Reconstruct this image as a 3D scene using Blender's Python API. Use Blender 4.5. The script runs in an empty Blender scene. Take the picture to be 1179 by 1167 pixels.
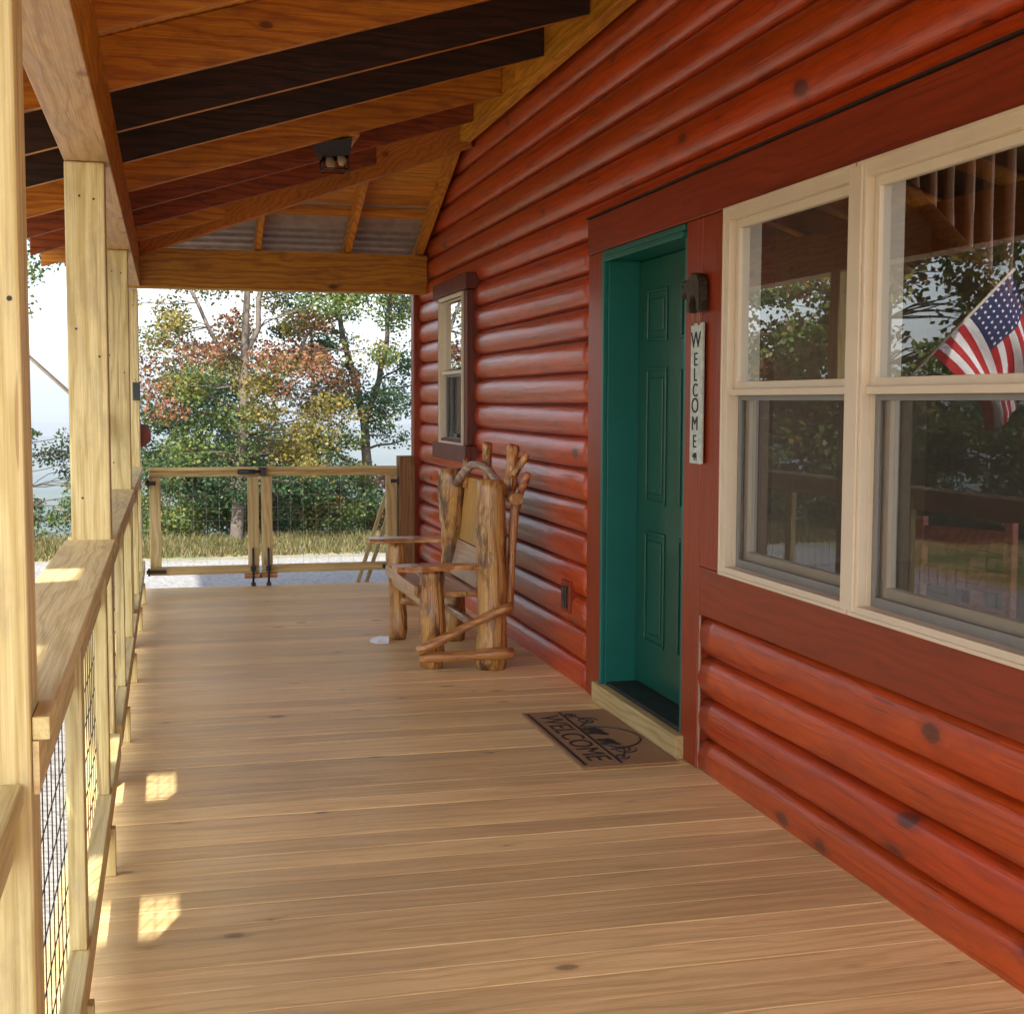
import bpy, bmesh, math, random
import numpy as np
from mathutils import Vector, Matrix, Euler
from math import radians as R, sin, cos, pi, atan2, sqrt
random.seed(7)
rng = np.random.default_rng(11)
sc = bpy.context.scene
C = sc.collection

# ------------------------------------------------------------------ camera
H = 1.46
YAW, PITCH, ROLL, FPX = .24829, .077406, .003597, 1560.8
fw = Vector((sin(YAW)*cos(PITCH), cos(YAW)*cos(PITCH), -sin(PITCH)))
rt = Vector((cos(YAW), -sin(YAW), 0)); up = rt.cross(fw)
rt, up = rt*cos(ROLL)+up*sin(ROLL), up*cos(ROLL)-rt*sin(ROLL)
cam = bpy.data.objects.new('camera', bpy.data.cameras.new('camera')); C.objects.link(cam)
cam.matrix_world = Matrix(((rt.x, up.x, -fw.x, 0), (rt.y, up.y, -fw.y, 0), (rt.z, up.z, -fw.z, H), (0, 0, 0, 1)))
cam.data.sensor_fit = 'HORIZONTAL'; cam.data.sensor_width = 36
cam.data.lens = FPX/1179*36
cam.data.clip_start = .05; cam.data.clip_end = 20000
sc.camera = cam

# ------------------------------------------------------------------ light
EL, AZ = 40, 20.5                       # sun height; angle off the porch axis, behind and to the left
sd = Vector((-cos(R(EL))*sin(R(AZ)), -cos(R(EL))*cos(R(AZ)), sin(R(EL))))
w = bpy.data.worlds.new('World'); sc.world = w; w.use_nodes = True
nt = w.node_tree; nt.nodes.clear()
sky = nt.nodes.new('ShaderNodeTexSky'); sky.sky_type = 'NISHITA'; sky.sun_disc = False
sky.sun_elevation = R(EL); sky.sun_rotation = atan2(sd.x, sd.y)
sky.air_density = 1.0; sky.dust_density = 2.5; sky.altitude = 600
bg = nt.nodes.new('ShaderNodeBackground'); bg.inputs[1].default_value = .15
wo = nt.nodes.new('ShaderNodeOutputWorld')
hsv = nt.nodes.new('ShaderNodeHueSaturation'); hsv.inputs['Saturation'].default_value = .6   # sky desaturated so its light is less blue
nt.links.new(sky.outputs[0], hsv.inputs['Color']); nt.links.new(hsv.outputs[0], bg.inputs[0]); nt.links.new(bg.outputs[0], wo.inputs[0])
sun = bpy.data.objects.new('sun', bpy.data.lights.new('sun', 'SUN')); C.objects.link(sun)
sun.data.energy = 3.6; sun.data.angle = R(1.0); sun.data.color = (1, .93, .82)
sun.rotation_euler = (-sd).to_track_quat('-Z', 'Y').to_euler(); sun.location = (-5, -8, 9)
sc.view_settings.view_transform = 'Standard'; sc.view_settings.look = 'None'
sc.view_settings.gamma = 1; sc.view_settings.exposure = 1.5
sc.cycles.max_bounces = 10; sc.cycles.diffuse_bounces = 5; sc.cycles.transparent_max_bounces = 24

# ------------------------------------------------------------------ helpers
def obj(name, bm_or_mesh, mats, parent=None, loc=None, smooth=False):
    if isinstance(bm_or_mesh, bmesh.types.BMesh):
        me = bpy.data.meshes.new(name); bm_or_mesh.normal_update(); bm_or_mesh.to_mesh(me); bm_or_mesh.free()
    else: me = bm_or_mesh
    if not isinstance(mats, (list, tuple)): mats = [mats]
    for m in mats: me.materials.append(m)
    if smooth:
        me.polygons.foreach_set('use_smooth', [True]*len(me.polygons))
    o = bpy.data.objects.new(name, me); C.objects.link(o)
    if parent is not None:
        o.parent = parent
        # meshes are written in world coordinates: undo the parent's place
        top = parent; off = Vector((0, 0, 0))
        while top is not None: off += top.location; top = top.parent
        if loc is None: me.transform(Matrix.Translation(-off))
        else: o.location = loc
    elif loc is not None:
        me.transform(Matrix.Translation(-Vector(loc))); o.location = loc
    return o

def tag(o, label, cat, group=None, kind=None):
    if label: o['label'] = label
    if cat: o['category'] = cat
    if group: o['group'] = group
    if kind: o['kind'] = kind
    return o

def thing(name, label, cat, loc=(0, 0, 0), group=None):
    o = bpy.data.objects.new(name, None); C.objects.link(o); o.location = loc; o.empty_display_size = .1
    return tag(o, label, cat, group)

def copy_tree(o, parent=None):
    c = o.copy(); C.objects.link(c); c.parent = parent
    for ch in list(o.children): copy_tree(ch, c)
    return c

def box(bm, x0, x1, y0, y1, z0, z1, bev=0, mi=0):
    vs = [bm.verts.new((x, y, z)) for x in (x0, x1) for y in (y0, y1) for z in (z0, z1)]
    fs = [bm.faces.new([vs[i] for i in q]) for q in ((0, 1, 3, 2), (4, 6, 7, 5), (0, 4, 5, 1), (2, 3, 7, 6), (0, 2, 6, 4), (1, 5, 7, 3))]
    for f in fs: f.material_index = mi
    if bev:
        es = list({e for f in fs for e in f.edges})
        bmesh.ops.bevel(bm, geom=es, offset=bev, segments=2, affect='EDGES', profile=.5)
    return fs

def bbox(*a, bev=0):
    bm = bmesh.new(); box(bm, *a, bev=bev); return bm

def beam(bm, p0, p1, wd, ht, bev=0, bottom_mi=None, plumb=True):
    """board with vertical sides whose bottom centre line runs p0 -> p1"""
    p0, p1 = Vector(p0), Vector(p1); d = (p1-p0); h = Vector((d.x, d.y, 0)).normalized(); s = Vector((-h.y, h.x, 0))*wd/2
    u = Vector((0, 0, ht))
    vs = [bm.verts.new(v) for v in (p0-s, p0+s, p0+s+u, p0-s+u, p1-s, p1+s, p1+s+u, p1-s+u)]
    fs = [bm.faces.new([vs[i] for i in q]) for q in ((0, 1, 2, 3), (4, 7, 6, 5), (0, 4, 5, 1), (3, 2, 6, 7), (0, 3, 7, 4), (1, 5, 6, 2))]
    if bottom_mi is not None: fs[2].material_index = bottom_mi
    bmesh.ops.recalc_face_normals(bm, faces=fs)
    if bev:
        es = list({e for f in fs for e in f.edges}); bmesh.ops.bevel(bm, geom=es, offset=bev, segments=1, affect='EDGES')
    return fs

def tube(bm, pts, rad, n=12, jit=0, cap=True, seed=0, squash=None):
    rr = random.Random(seed); pts = [Vector(p) for p in pts]
    rad = rad if isinstance(rad, (list, tuple)) else [rad]*len(pts)
    rings = []; prev = None
    for i, p in enumerate(pts):
        t = (pts[min(i+1, len(pts)-1)]-pts[max(i-1, 0)]).normalized()
        a = Vector((0, 0, 1)) if abs(t.z) < .9 else Vector((1, 0, 0))
        if prev is None: u = t.cross(a).normalized()
        else: u = (prev-t*prev.dot(t)).normalized()
        prev = u; v = t.cross(u)
        ring = []
        for k in range(n):
            an = 2*pi*k/n; r = rad[i]*(1+(rr.uniform(-jit, jit) if jit else 0))
            ring.append(bm.verts.new(p+(u*cos(an)+v*sin(an))*r))
        rings.append(ring)
    for a, b in zip(rings, rings[1:]):
        for k in range(n): bm.faces.new((a[k], a[(k+1) % n], b[(k+1) % n], b[k])).smooth = True
    if cap:
        bm.faces.new(rings[0][::-1]); bm.faces.new(rings[-1])
    return rings

def logpts(p0, p1, r0, r1, seed, n=16, bend=.012, rj=.05):
    rr = random.Random(seed); p0, p1 = Vector(p0), Vector(p1); P = []; Q = []
    ph = [rr.uniform(0, 6.3) for _ in range(4)]
    for i in range(n):
        t = i/(n-1); p = p0.lerp(p1, t)
        b = sin(pi*t)
        p = p+Vector((sin(3*t+ph[0]), sin(4*t+ph[1]), 0 if abs((p1-p0).normalized().z) > .7 else sin(3.5*t+ph[2])))*bend*b
        r = (r0+(r1-r0)*t)*(1+rj*sin(9*t+ph[3])+rr.uniform(-rj, rj)*.5)
        if i in (0, n-1): r *= .93
        P.append(p); Q.append(r)
    return P, Q

def log(bm, p0, p1, r0, r1, seed, n=16, bend=.012, rj=.05, seg=16, jit=.035):
    P, Q = logpts(p0, p1, r0, r1, seed, n, bend, rj); tube(bm, P, Q, seg, jit, True, seed)

# ------------------------------------------------------------------ materials
def newmat(name):
    m = bpy.data.materials.new(name); m.use_nodes = True; t = m.node_tree; t.nodes.clear()
    o = t.nodes.new('ShaderNodeOutputMaterial'); b = t.nodes.new('ShaderNodeBsdfPrincipled')
    t.links.new(b.outputs[0], o.inputs[0]); return m, t, b
def N(t, kind, **k):
    n = t.nodes.new(kind)
    for a, v in k.items():
        if a.startswith('i_'): n.inputs[int(a[2:]) if a[2:].isdigit() else a[2:].replace('_', ' ')].default_value = v
        else: setattr(n, a, v)
    return n
def ramp(t, stops, interp='LINEAR'):
    n = t.nodes.new('ShaderNodeValToRGB'); n.color_ramp.interpolation = interp; e = n.color_ramp.elements
    while len(e) < len(stops): e.new(.5)
    for s, (p, c) in zip(e, stops):
        s.position = p; s.color = (*c, 1) if len(c) == 3 else (c[0],)*3+(1,)
    return n
def g(v): return (v, v, v)
def mixc(t, fac, a, b, mode='MIX'):
    n = t.nodes.new('ShaderNodeMix'); n.data_type = 'RGBA'; n.blend_type = mode
    for s, v in ((0, fac), (6, a), (7, b)):
        if hasattr(v, 'links'): t.links.new(v, n.inputs[s])
        else: n.inputs[s].default_value = v if not isinstance(v, tuple) or len(v) == 4 else (*v, 1)
    return n.outputs[2]
def math_(t, op, a, b=None):
    n = t.nodes.new('ShaderNodeMath'); n.operation = op
    for i, v in enumerate((a, b)):
        if v is None: continue
        if hasattr(v, 'links'): t.links.new(v, n.inputs[i])
        else: n.inputs[i].default_value = v
    return n.outputs[0]
def vmath(t, op, a, b=None):
    n = t.nodes.new('ShaderNodeVectorMath'); n.operation = op
    for i, v in enumerate((a, b)):
        if v is None: continue
        if hasattr(v, 'links'): t.links.new(v, n.inputs[i])
        else: n.inputs[i].default_value = v
    return n.outputs[0]

def wood(name, light, dark, axis='Y', rough=.6, knots=1.0, var=.25, grain=1.0, knotcol=(.06, .02, .008), gscale=1.0, blotch=0, blotchcol=(.1, .05, .02), bump=.25, spec=.4, coat=0, kscale=1.0, hue=1.0, ksel=.55, crack=0):
    m, t, b = newmat(name); L = t.links.new
    tc = N(t, 'ShaderNodeTexCoord'); ge = N(t, 'ShaderNodeNewGeometry')
    wn = N(t, 'ShaderNodeTexWhiteNoise', noise_dimensions='1D'); L(ge.outputs['Random Per Island'], wn.inputs['W'])
    off = vmath(t, 'SCALE', wn.outputs['Color']); off.node.inputs[3].default_value = 13.7
    co = vmath(t, 'ADD', tc.outputs['Object'], off)
    def sc_(al, ac):
        v = [ac]*3; v['XYZ'.index(axis)] = al; return vmath(t, 'MULTIPLY', co, tuple(v))
    n0 = N(t, 'ShaderNodeTexNoise', i_Scale=1.0, i_Detail=3.0); L(sc_(1.2, 7), n0.inputs['Vector'])
    # knots pull the grain around them
    kv = N(t, 'ShaderNodeTexVoronoi', i_Scale=1.0); L(sc_(3.4*kscale, 6.5*kscale), kv.inputs['Vector'])
    kd = kv.outputs['Distance']
    kpull = N(t, 'ShaderNodeMapRange', i_1=0.0, i_2=.3, i_3=1.0, i_4=0.0); L(kd, kpull.inputs[0])
    # rings
    wsum = math_(t, 'ADD', math_(t, 'MULTIPLY', n0.outputs[0], 14.0*gscale), math_(t, 'MULTIPLY', kpull.outputs[0], 1.6*knots))
    sep = N(t, 'ShaderNodeSeparateXYZ'); L(co, sep.inputs[0])
    cross = [i for i in range(3) if i != 'XYZ'.index(axis)]
    xs = math_(t, 'ADD', sep.outputs[cross[0]], sep.outputs[cross[1]])
    ph = math_(t, 'ADD', math_(t, 'MULTIPLY', xs, 130.0*gscale), math_(t, 'MULTIPLY', wsum, 2.2))
    ring = math_(t, 'MULTIPLY_ADD', math_(t, 'SINE', ph), .5); ring.node.inputs[2].default_value = .5
    nf = N(t, 'ShaderNodeTexNoise', i_Scale=1.0, i_Detail=4.0); L(sc_(3, 170), nf.inputs['Vector'])
    fine = N(t, 'ShaderNodeMapRange', i_1=.35, i_2=.65); L(nf.outputs[0], fine.inputs[0])
    gfac = math_(t, 'ADD', math_(t, 'MULTIPLY', math_(t, 'POWER', ring, 2.2), .6*grain), math_(t, 'MULTIPLY', fine.outputs[0], .55*grain))
    col = mixc(t, gfac, light, dark)
    # board-to-board difference
    val = N(t, 'ShaderNodeMapRange', i_1=0.0, i_2=1.0, i_3=1-var, i_4=1+var*.6); L(wn.outputs['Value'], val.inputs[0])
    hs = N(t, 'ShaderNodeHueSaturation'); L(col, hs.inputs['Color']); L(val.outputs[0], hs.inputs['Value'])
    hv = N(t, 'ShaderNodeMapRange', i_1=0.0, i_2=1.0, i_3=.5-.01*hue, i_4=.5+.01*hue)
    w2 = N(t, 'ShaderNodeTexWhiteNoise', noise_dimensions='1D'); L(math_(t, 'ADD', ge.outputs['Random Per Island'], .37), w2.inputs['W'])
    L(w2.outputs['Value'], hv.inputs[0]); L(hv.outputs[0], hs.inputs['Hue'])
    col = hs.outputs[0]
    # slow stain over the length
    ns = N(t, 'ShaderNodeTexNoise', i_Scale=1.0, i_Detail=5.0, i_Roughness=.6); L(sc_(.9, 3.5), ns.inputs['Vector'])
    st = ramp(t, [(.3, g(.78)), (.62, g(1.06))]); L(ns.outputs[0], st.inputs[0])
    col = mixc(t, .8, col, st.outputs[0], 'MULTIPLY')
    if blotch:
        nb = N(t, 'ShaderNodeTexNoise', i_Scale=1.0, i_Detail=6.0, i_Roughness=.65); L(sc_(4, 14), nb.inputs['Vector'])
        rb = ramp(t, [(.5, g(0)), (.62, g(blotch))]); L(nb.outputs[0], rb.inputs[0])
        col = mixc(t, rb.outputs[0], col, blotchcol)
    if crack:      # fine drying checks that run with the grain
        ncr = N(t, 'ShaderNodeTexNoise', i_Scale=1.0, i_Detail=1.0); L(sc_(2.2, 75), ncr.inputs['Vector'])
        rc = ramp(t, [(.68, g(0)), (.71, g(crack))]); L(ncr.outputs[0], rc.inputs[0])
        col = mixc(t, rc.outputs[0], col, knotcol)
    # only some voronoi cells carry a knot
    sel = N(t, 'ShaderNodeSeparateColor'); L(kv.outputs['Color'], sel.inputs[0])
    on_ = math_(t, 'GREATER_THAN', sel.outputs[0], ksel)
    nk = N(t, 'ShaderNodeTexNoise', i_Scale=1.0, i_Detail=2.0); L(sc_(14, 30), nk.inputs['Vector'])
    kk = math_(t, 'ADD', math_(t, 'DIVIDE', kd, math_(t, 'ADD', math_(t, 'MULTIPLY', sel.outputs[1], .75), .4)), math_(t, 'MULTIPLY', nk.outputs[0], .1))
    kr = ramp(t, [(.14, g(1)), (.18, g(.75)), (.2, g(.28)), (.3, g(0))]); L(kk, kr.inputs[0])
    kf = math_(t, 'MULTIPLY', math_(t, 'MULTIPLY', kr.outputs[0], on_), min(knots, 1)*.8)
    col = mixc(t, kf, col, knotcol)
    L(col, b.inputs['Base Color'])
    rr = N(t, 'ShaderNodeMapRange', i_1=0.0, i_2=1.0, i_3=max(rough-.12, .05), i_4=rough+.12); L(ns.outputs[0], rr.inputs[0]); L(rr.outputs[0], b.inputs['Roughness'])
    b.inputs['Specular IOR Level'].default_value = spec
    if coat: b.inputs['Coat Weight'].default_value = coat; b.inputs['Coat Roughness'].default_value = .22
    bp = N(t, 'ShaderNodeBump', i_Strength=bump, i_Distance=.004); L(math_(t, 'ADD', gfac, math_(t, 'MULTIPLY', kf, -.8)), bp.inputs['Height']); L(bp.outputs[0], b.inputs['Normal'])
    return m

def plain(name, col, rough=.5, metal=0, spec=.5, nz=.12, ns=12, bump=0, coat=0):
    m, t, b = newmat(name); L = t.links.new
    tc = N(t, 'ShaderNodeTexCoord'); n = N(t, 'ShaderNodeTexNoise', i_Scale=float(ns), i_Detail=6.0, i_Roughness=.6); L(tc.outputs['Object'], n.inputs['Vector'])
    r = ramp(t, [(.3, g(1-nz)), (.7, g(1+nz))]); L(n.outputs[0], r.inputs[0])
    L(mixc(t, 1.0, (*col, 1), r.outputs[0], 'MULTIPLY'), b.inputs['Base Color'])
    rr = N(t, 'ShaderNodeMapRange', i_1=0.0, i_2=1.0, i_3=max(rough-.1, .03), i_4=rough+.1); L(n.outputs[0], rr.inputs[0]); L(rr.outputs[0], b.inputs['Roughness'])
    b.inputs['Metallic'].default_value = metal; b.inputs['Specular IOR Level'].default_value = spec
    if coat: b.inputs['Coat Weight'].default_value = coat
    if bump:
        bp = N(t, 'ShaderNodeBump', i_Strength=bump, i_Distance=.01); L(n.outputs[0], bp.inputs['Height']); L(bp.outputs[0], b.inputs['Normal'])
    return m

PL, PD = (.8, .67, .34), (.56, .42, .16)
pineZ = wood('pine_post', PL, PD, 'Z', .62, .9, .1, knotcol=(.25, .1, .03), kscale=.62, crack=.5, blotch=.25, blotchcol=(.28, .22, .17))
pineY = wood('pine_rail', PL, (.62, .48, .2), 'Y', .62, .8, .12, knotcol=(.25, .1, .03), kscale=.8)
pineX = wood('pine_gate_rail', (.66, .5, .24), (.44, .28, .1), 'X', .62, .8, .15, knotcol=(.2, .08, .03))
gateZ = wood('pine_gate_stile', (.66, .52, .27), (.44, .3, .12), 'Z', .62, .8, .15, knotcol=(.2, .08, .03))
brownZ = wood('brown_post_wood', (.3, .16, .06), (.16, .07, .025), 'Z', .6, .6, .1)
OL, OD = (.88, .38, .022), (.5, .165, .01)
raftX = wood('stained_rafter', OL, OD, 'X', .45, 1, .38, knotcol=(.07, .015, .005), blotch=.35, blotchcol=(.16, .04, .01))
raftY = wood('stained_beam', OL, OD, 'Y', .5, 1, .22, knotcol=(.07, .015, .005), blotch=.4, blotchcol=(.2, .05, .012))
raftR = wood('reddish_rafter', (.42, .11, .012), (.2, .04, .006), 'X', .5, 1, .2, knotcol=(.05, .012, .005), blotch=.6, blotchcol=(.09, .02, .006))
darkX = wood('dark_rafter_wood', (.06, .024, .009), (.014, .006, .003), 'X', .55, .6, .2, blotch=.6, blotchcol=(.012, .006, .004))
plankY = wood('ceiling_plank_wood', (.8, .3, .02), (.46, .14, .01), 'Y', .5, 1, .25, knotcol=(.08, .02, .006))
plankX = wood('ceiling_plank_wood_cross', (.8, .32, .03), (.5, .16, .012), 'X', .5, 1, .25, knotcol=(.08, .02, .006))
redlog = wood('red_stained_log', (.56, .066, .004), (.34, .031, .003), 'Y', .36, 1, .12, .65, knotcol=(.04, .012, .01), bump=.45, spec=.5, coat=.38, kscale=.8, ksel=.5, crack=.6, blotch=.35, blotchcol=(.25, .03, .007), hue=.3)
redtrimY = wood('red_stained_board', (.3, .026, .004), (.18, .015, .003), 'Y', .42, .5, .08, .7, knotcol=(.07, .012, .008), bump=.12, coat=.15)
redtrimZ = wood('red_stained_upright', (.32, .03, .005), (.2, .017, .004), 'Z', .42, .5, .08, .7, knotcol=(.07, .012, .008), bump=.12, coat=.15)
deckm = wood('deck_board_wood', (.93, .695, .35), (.72, .495, .21), 'X', .4, .8, .16, .9, knotcol=(.07, .03, .015), gscale=.8, bump=.25, spec=.4, kscale=1.2, hue=.25, ksel=.78)
sillwood = wood('pale_sill_wood', (.55, .42, .2), (.42, .28, .11), 'Y', .5, .4, .05)
honeyZ = wood('honey_varnished_log', (.78, .43, .12), (.42, .16, .035), 'Z', .3, 1, .12, 1.2, knotcol=(.04, .014, .006), gscale=.9, blotch=1, blotchcol=(.1, .035, .012), bump=.9, spec=.5, coat=.6, kscale=1.6)
honeyX = wood('honey_varnished_stick', (.68, .32, .1), (.36, .13, .04), 'X', .3, .8, .15, 1.2, knotcol=(.05, .015, .008), blotch=.6, blotchcol=(.16, .05, .02), bump=.5, coat=.6, kscale=1.6)
honeyY = wood('honey_varnished_plank', (.56, .3, .11), (.4, .17, .05), 'Y', .3, .7, .12, 1.0, knotcol=(.07, .02, .01), bump=.3, coat=.5)
palebark = wood('pale_branch', (.5, .42, .36), (.25, .14, .08), 'Y', .5, .4, .1, blotch=.5, blotchcol=(.2, .08, .03))
green = plain('green_door_paint', (.003, .072, .044), .32, nz=.08, ns=3, spec=.5)
green2 = plain('green_jamb_paint', (.003, .125, .1), .38, nz=.08, ns=3)
vinyl = plain('almond_vinyl', (.66, .55, .4), .38, nz=.05, ns=5)
greyv = plain('grey_sash', (.2, .19, .17), .4, nz=.06)
black = plain('black_metal', (.012, .012, .013), .4, nz=.2)
rubber = plain('black_threshold', (.012, .014, .014), .5, nz=.3)
wirem = plain('black_wire', (.03, .03, .035), .45, metal=.5)
gwire = plain('galvanised_wire', (.45, .46, .46), .4, metal=.7)
steel = plain('weathered_sheet_steel', (.5, .47, .43), .45, metal=.3, nz=.15)
signm = plain('weathered_sign_paint', (.5, .56, .5), .6, nz=.2, ns=40)
bronze = plain('dark_bronze', (.05, .035, .02), .45, metal=.4, nz=.4, ns=60, bump=.5)
ink = plain('dark_lettering', (.02, .02, .02), .6)
rope = plain('copper_hook', (.35, .15, .06), .4, metal=.5)
redp = plain('brick_red_paint', (.25, .03, .02), .45)
paper = plain('white_paper', (.8, .82, .85), .5, nz=.03)
bulbm = plain('frosted_bulb', (.5, .38, .24), .25, nz=.02)

def glassmat(name, tint, dbl=1.7):
    m = bpy.data.materials.new(name); m.use_nodes = True; t = m.node_tree; t.nodes.clear(); L = t.links.new
    o = N(t, 'ShaderNodeOutputMaterial'); a = N(t, 'ShaderNodeBsdfTransparent'); a.inputs[0].default_value = (*tint, 1)
    s = N(t, 'ShaderNodeBsdfGlossy'); s.inputs['Roughness'].default_value = 0.0
    tc = N(t, 'ShaderNodeTexCoord'); n = N(t, 'ShaderNodeTexNoise', i_Scale=2.5, i_Detail=1.0); L(tc.outputs['Object'], n.inputs['Vector'])
    bp = N(t, 'ShaderNodeBump', i_Strength=.015, i_Distance=.02); L(n.outputs[0], bp.inputs['Height']); L(bp.outputs[0], s.inputs['Normal'])
    f = N(t, 'ShaderNodeFresnel', i_IOR=1.5); mx = N(t, 'ShaderNodeMixShader')
    L(math_(t, 'MINIMUM', math_(t, 'MULTIPLY', f.outputs[0], dbl), 1.0), mx.inputs[0]); L(a.outputs[0], mx.inputs[1]); L(s.outputs[0], mx.inputs[2]); L(mx.outputs[0], o.inputs[0])
    return m
glass = glassmat('window_glass', (.85, .87, .85), 3.1)
def screenmat():
    m = bpy.data.materials.new('insect_screen'); m.use_nodes = True; t = m.node_tree; t.nodes.clear(); L = t.links.new
    o = N(t, 'ShaderNodeOutputMaterial'); a = N(t, 'ShaderNodeBsdfTransparent'); d = N(t, 'ShaderNodeBsdfDiffuse'); d.inputs[0].default_value = (.05, .05, .05, 1)
    mx = N(t, 'ShaderNodeMixShader'); mx.inputs[0].default_value = .38
    L(a.outputs[0], mx.inputs[1]); L(d.outputs[0], mx.inputs[2]); L(mx.outputs[0], o.inputs[0]); return m
screenm = screenmat()

# ------------------------------------------------------------------ ground
def ground_h(x, y):
    d = max(0, y-17.5, -x-13.0)
    h = -.32
    if y > 13.5: h += .05*min(1, (y-13.5)/2.5)
    if d > 0: h -= .42*d if d < 130 else .42*130+.02*(min(d, 1500)-130)
    return h
def axis_vals(lo, hi, fine_lo, fine_hi, step, k=1.35):
    v = list(np.arange(fine_lo, fine_hi+.01, step)); s = step
    while v[-1] < hi: s *= k; v.append(v[-1]+s)
    s = step
    while v[0] > lo: s *= k; v.insert(0, v[0]-s)
    return v
def sheet(name, xs, ys, hf, m, kind='structure', lab=None):
    V = [(x, y, hf(x, y)) for y in ys for x in xs]; nx = len(xs)
    F = [(j*nx+i, j*nx+i+1, (j+1)*nx+i+1, (j+1)*nx+i) for j in range(len(ys)-1) for i in range(nx-1)]
    me = bpy.data.meshes.new(name); me.from_pydata(V, [], F); me.update()
    o = obj(name, me, m, smooth=True); tag(o, lab, None, kind=kind); return o
gm, t, b = newmat('gravel_and_grass'); L = t.links.new
tc = N(t, 'ShaderNodeTexCoord'); sep = N(t, 'ShaderNodeSeparateXYZ'); L(tc.outputs['Object'], sep.inputs[0])
v1 = N(t, 'ShaderNodeTexVoronoi', i_Scale=26.0); L(tc.outputs['Object'], v1.inputs['Vector'])
r1 = ramp(t, [(0, (.27, .26, .25)), (.5, (.36, .36, .36)), (1, (.22, .21, .21))]); L(v1.outputs['Color'], r1.inputs[0])
n1 = N(t, 'ShaderNodeTexNoise', i_Scale=1.2, i_Detail=5.0); L(tc.outputs['Object'], n1.inputs['Vector'])
r2 = ramp(t, [(.35, (.16, .17, .05)), (.5, (.3, .25, .1)), (.65, (.11, .15, .035))]); L(n1.outputs[0], r2.inputs[0])
far = ramp(t, [(.35, (.03, .06, .03)), (.6, (.06, .1, .045))]); nfar = N(t, 'ShaderNodeTexNoise', i_Scale=.012, i_Detail=8.0); L(tc.outputs['Object'], nfar.inputs['Vector']); L(nfar.outputs[0], far.inputs[0])
dd = math_(t, 'MAXIMUM', sep.outputs[1], math_(t, 'SUBTRACT', math_(t, 'MULTIPLY', sep.outputs[0], -1.0), -3.0))
dd = math_(t, 'ADD', dd, math_(t, 'MULTIPLY', math_(t, 'SUBTRACT', n1.outputs[0], .5), 1.2))
s1 = N(t, 'ShaderNodeMapRange', i_1=15.0, i_2=15.7); d1 = math_(t, 'MAXIMUM', dd, math_(t, 'ADD', math_(t, 'MULTIPLY', sep.outputs[0], -2.0), 8.0)); L(d1, s1.inputs[0])
s2 = N(t, 'ShaderNodeMapRange', i_1=25.0, i_2=60.0); L(dd, s2.inputs[0])
col = mixc(t, s1.outputs[0], r1.outputs[0], r2.outputs[0]); col = mixc(t, s2.outputs[0], col, far.outputs[0]); L(col, b.inputs['Base Color'])
b.inputs['Roughness'].default_value = .95; b.inputs['Specular IOR Level'].default_value = .1
bp = N(t, 'ShaderNodeBump', i_Strength=.6, i_Distance=.02); L(v1.outputs['Distance'], bp.inputs['Height']); L(bp.outputs[0], b.inputs['Normal'])
sheet('ground', axis_vals(-4000, 4000, -30, 30, 1.5), axis_vals(-300, 9000, -8, 40, 1.5), ground_h, gm)
# far ridges
hm, t, b = newmat('wooded_hills'); L = t.links.new
tc = N(t, 'ShaderNodeTexCoord'); n = N(t, 'ShaderNodeTexNoise', i_Scale=.02, i_Detail=10.0); L(tc.outputs['Object'], n.inputs['Vector'])
r = ramp(t, [(.35, (.03, .055, .03)), (.6, (.07, .1, .04))]); L(n.outputs[0], r.inputs[0]); L(r.outputs[0], b.inputs['Base Color']); b.inputs['Roughness'].default_value = 1
def ridge(name, x0, x1, y0, depth, base, top, seed):
    rr = random.Random(seed); ph = [rr.uniform(0, 6) for _ in range(5)]
    def hf(x, y):
        s = (y-y0)/depth; e = max(0, sin(pi*min(max(s, 0), 1)))
        return base+(top-base)*e*(.7+.18*sin(x*.0016+ph[0])+.1*sin(x*.0043+ph[1])+.06*sin(x*.011+ph[2])+.04*sin(x*.03+y*.01+ph[3]))
    o = sheet(name, list(np.linspace(x0, x1, 90)), list(np.linspace(y0, y0+depth, 12)), hf, hm)
ridge('hills', -2600, 2600, 1500, 900, -95, -28, 1)
ridge('hills', -3600, 3600, 2700, 1100, -95, 8, 2)

# ------------------------------------------------------------------ porch floor
DX0, DX1, DY0, DY1 = -.34, 2.06, -1.6, 10.86
bm = bmesh.new(); y = DY0; P = .1415; k = 0
while y < DY1-.01:
    y1 = min(y+P-.0018, DY1)
    dz = random.uniform(-.0012, .0012)
    box(bm, DX0, DX1, y, y1, -.03+dz, dz, bev=.0025); y += P
dk = obj('porch_deck', bm, deckm); tag(dk, None, None, kind='structure')
bm = bmesh.new()
box(bm, DX0+.02, DX0+.06, DY0, DY1-.02, -.3, -.035); box(bm, DX0+.06, DX1, DY1-.07, DY1-.03, -.28, -.035)
for yy in np.arange(DY0, DY1, .4): box(bm, DX0+.06, DX1, yy, yy+.04, -.26, -.035)
jo = obj('deck_joists', bm, pineY); tag(jo, None, None, kind='structure')

# ------------------------------------------------------------------ cabin
cab = thing('log_cabin', 'red stained log sided cabin with green door and almond framed windows along the porch', 'cabin', (2.04, 5, 0))
WX, CR, VA = 2.025, 2.03, 2.082        # trim face, log crest, log valley
WEND = 11.33
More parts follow.
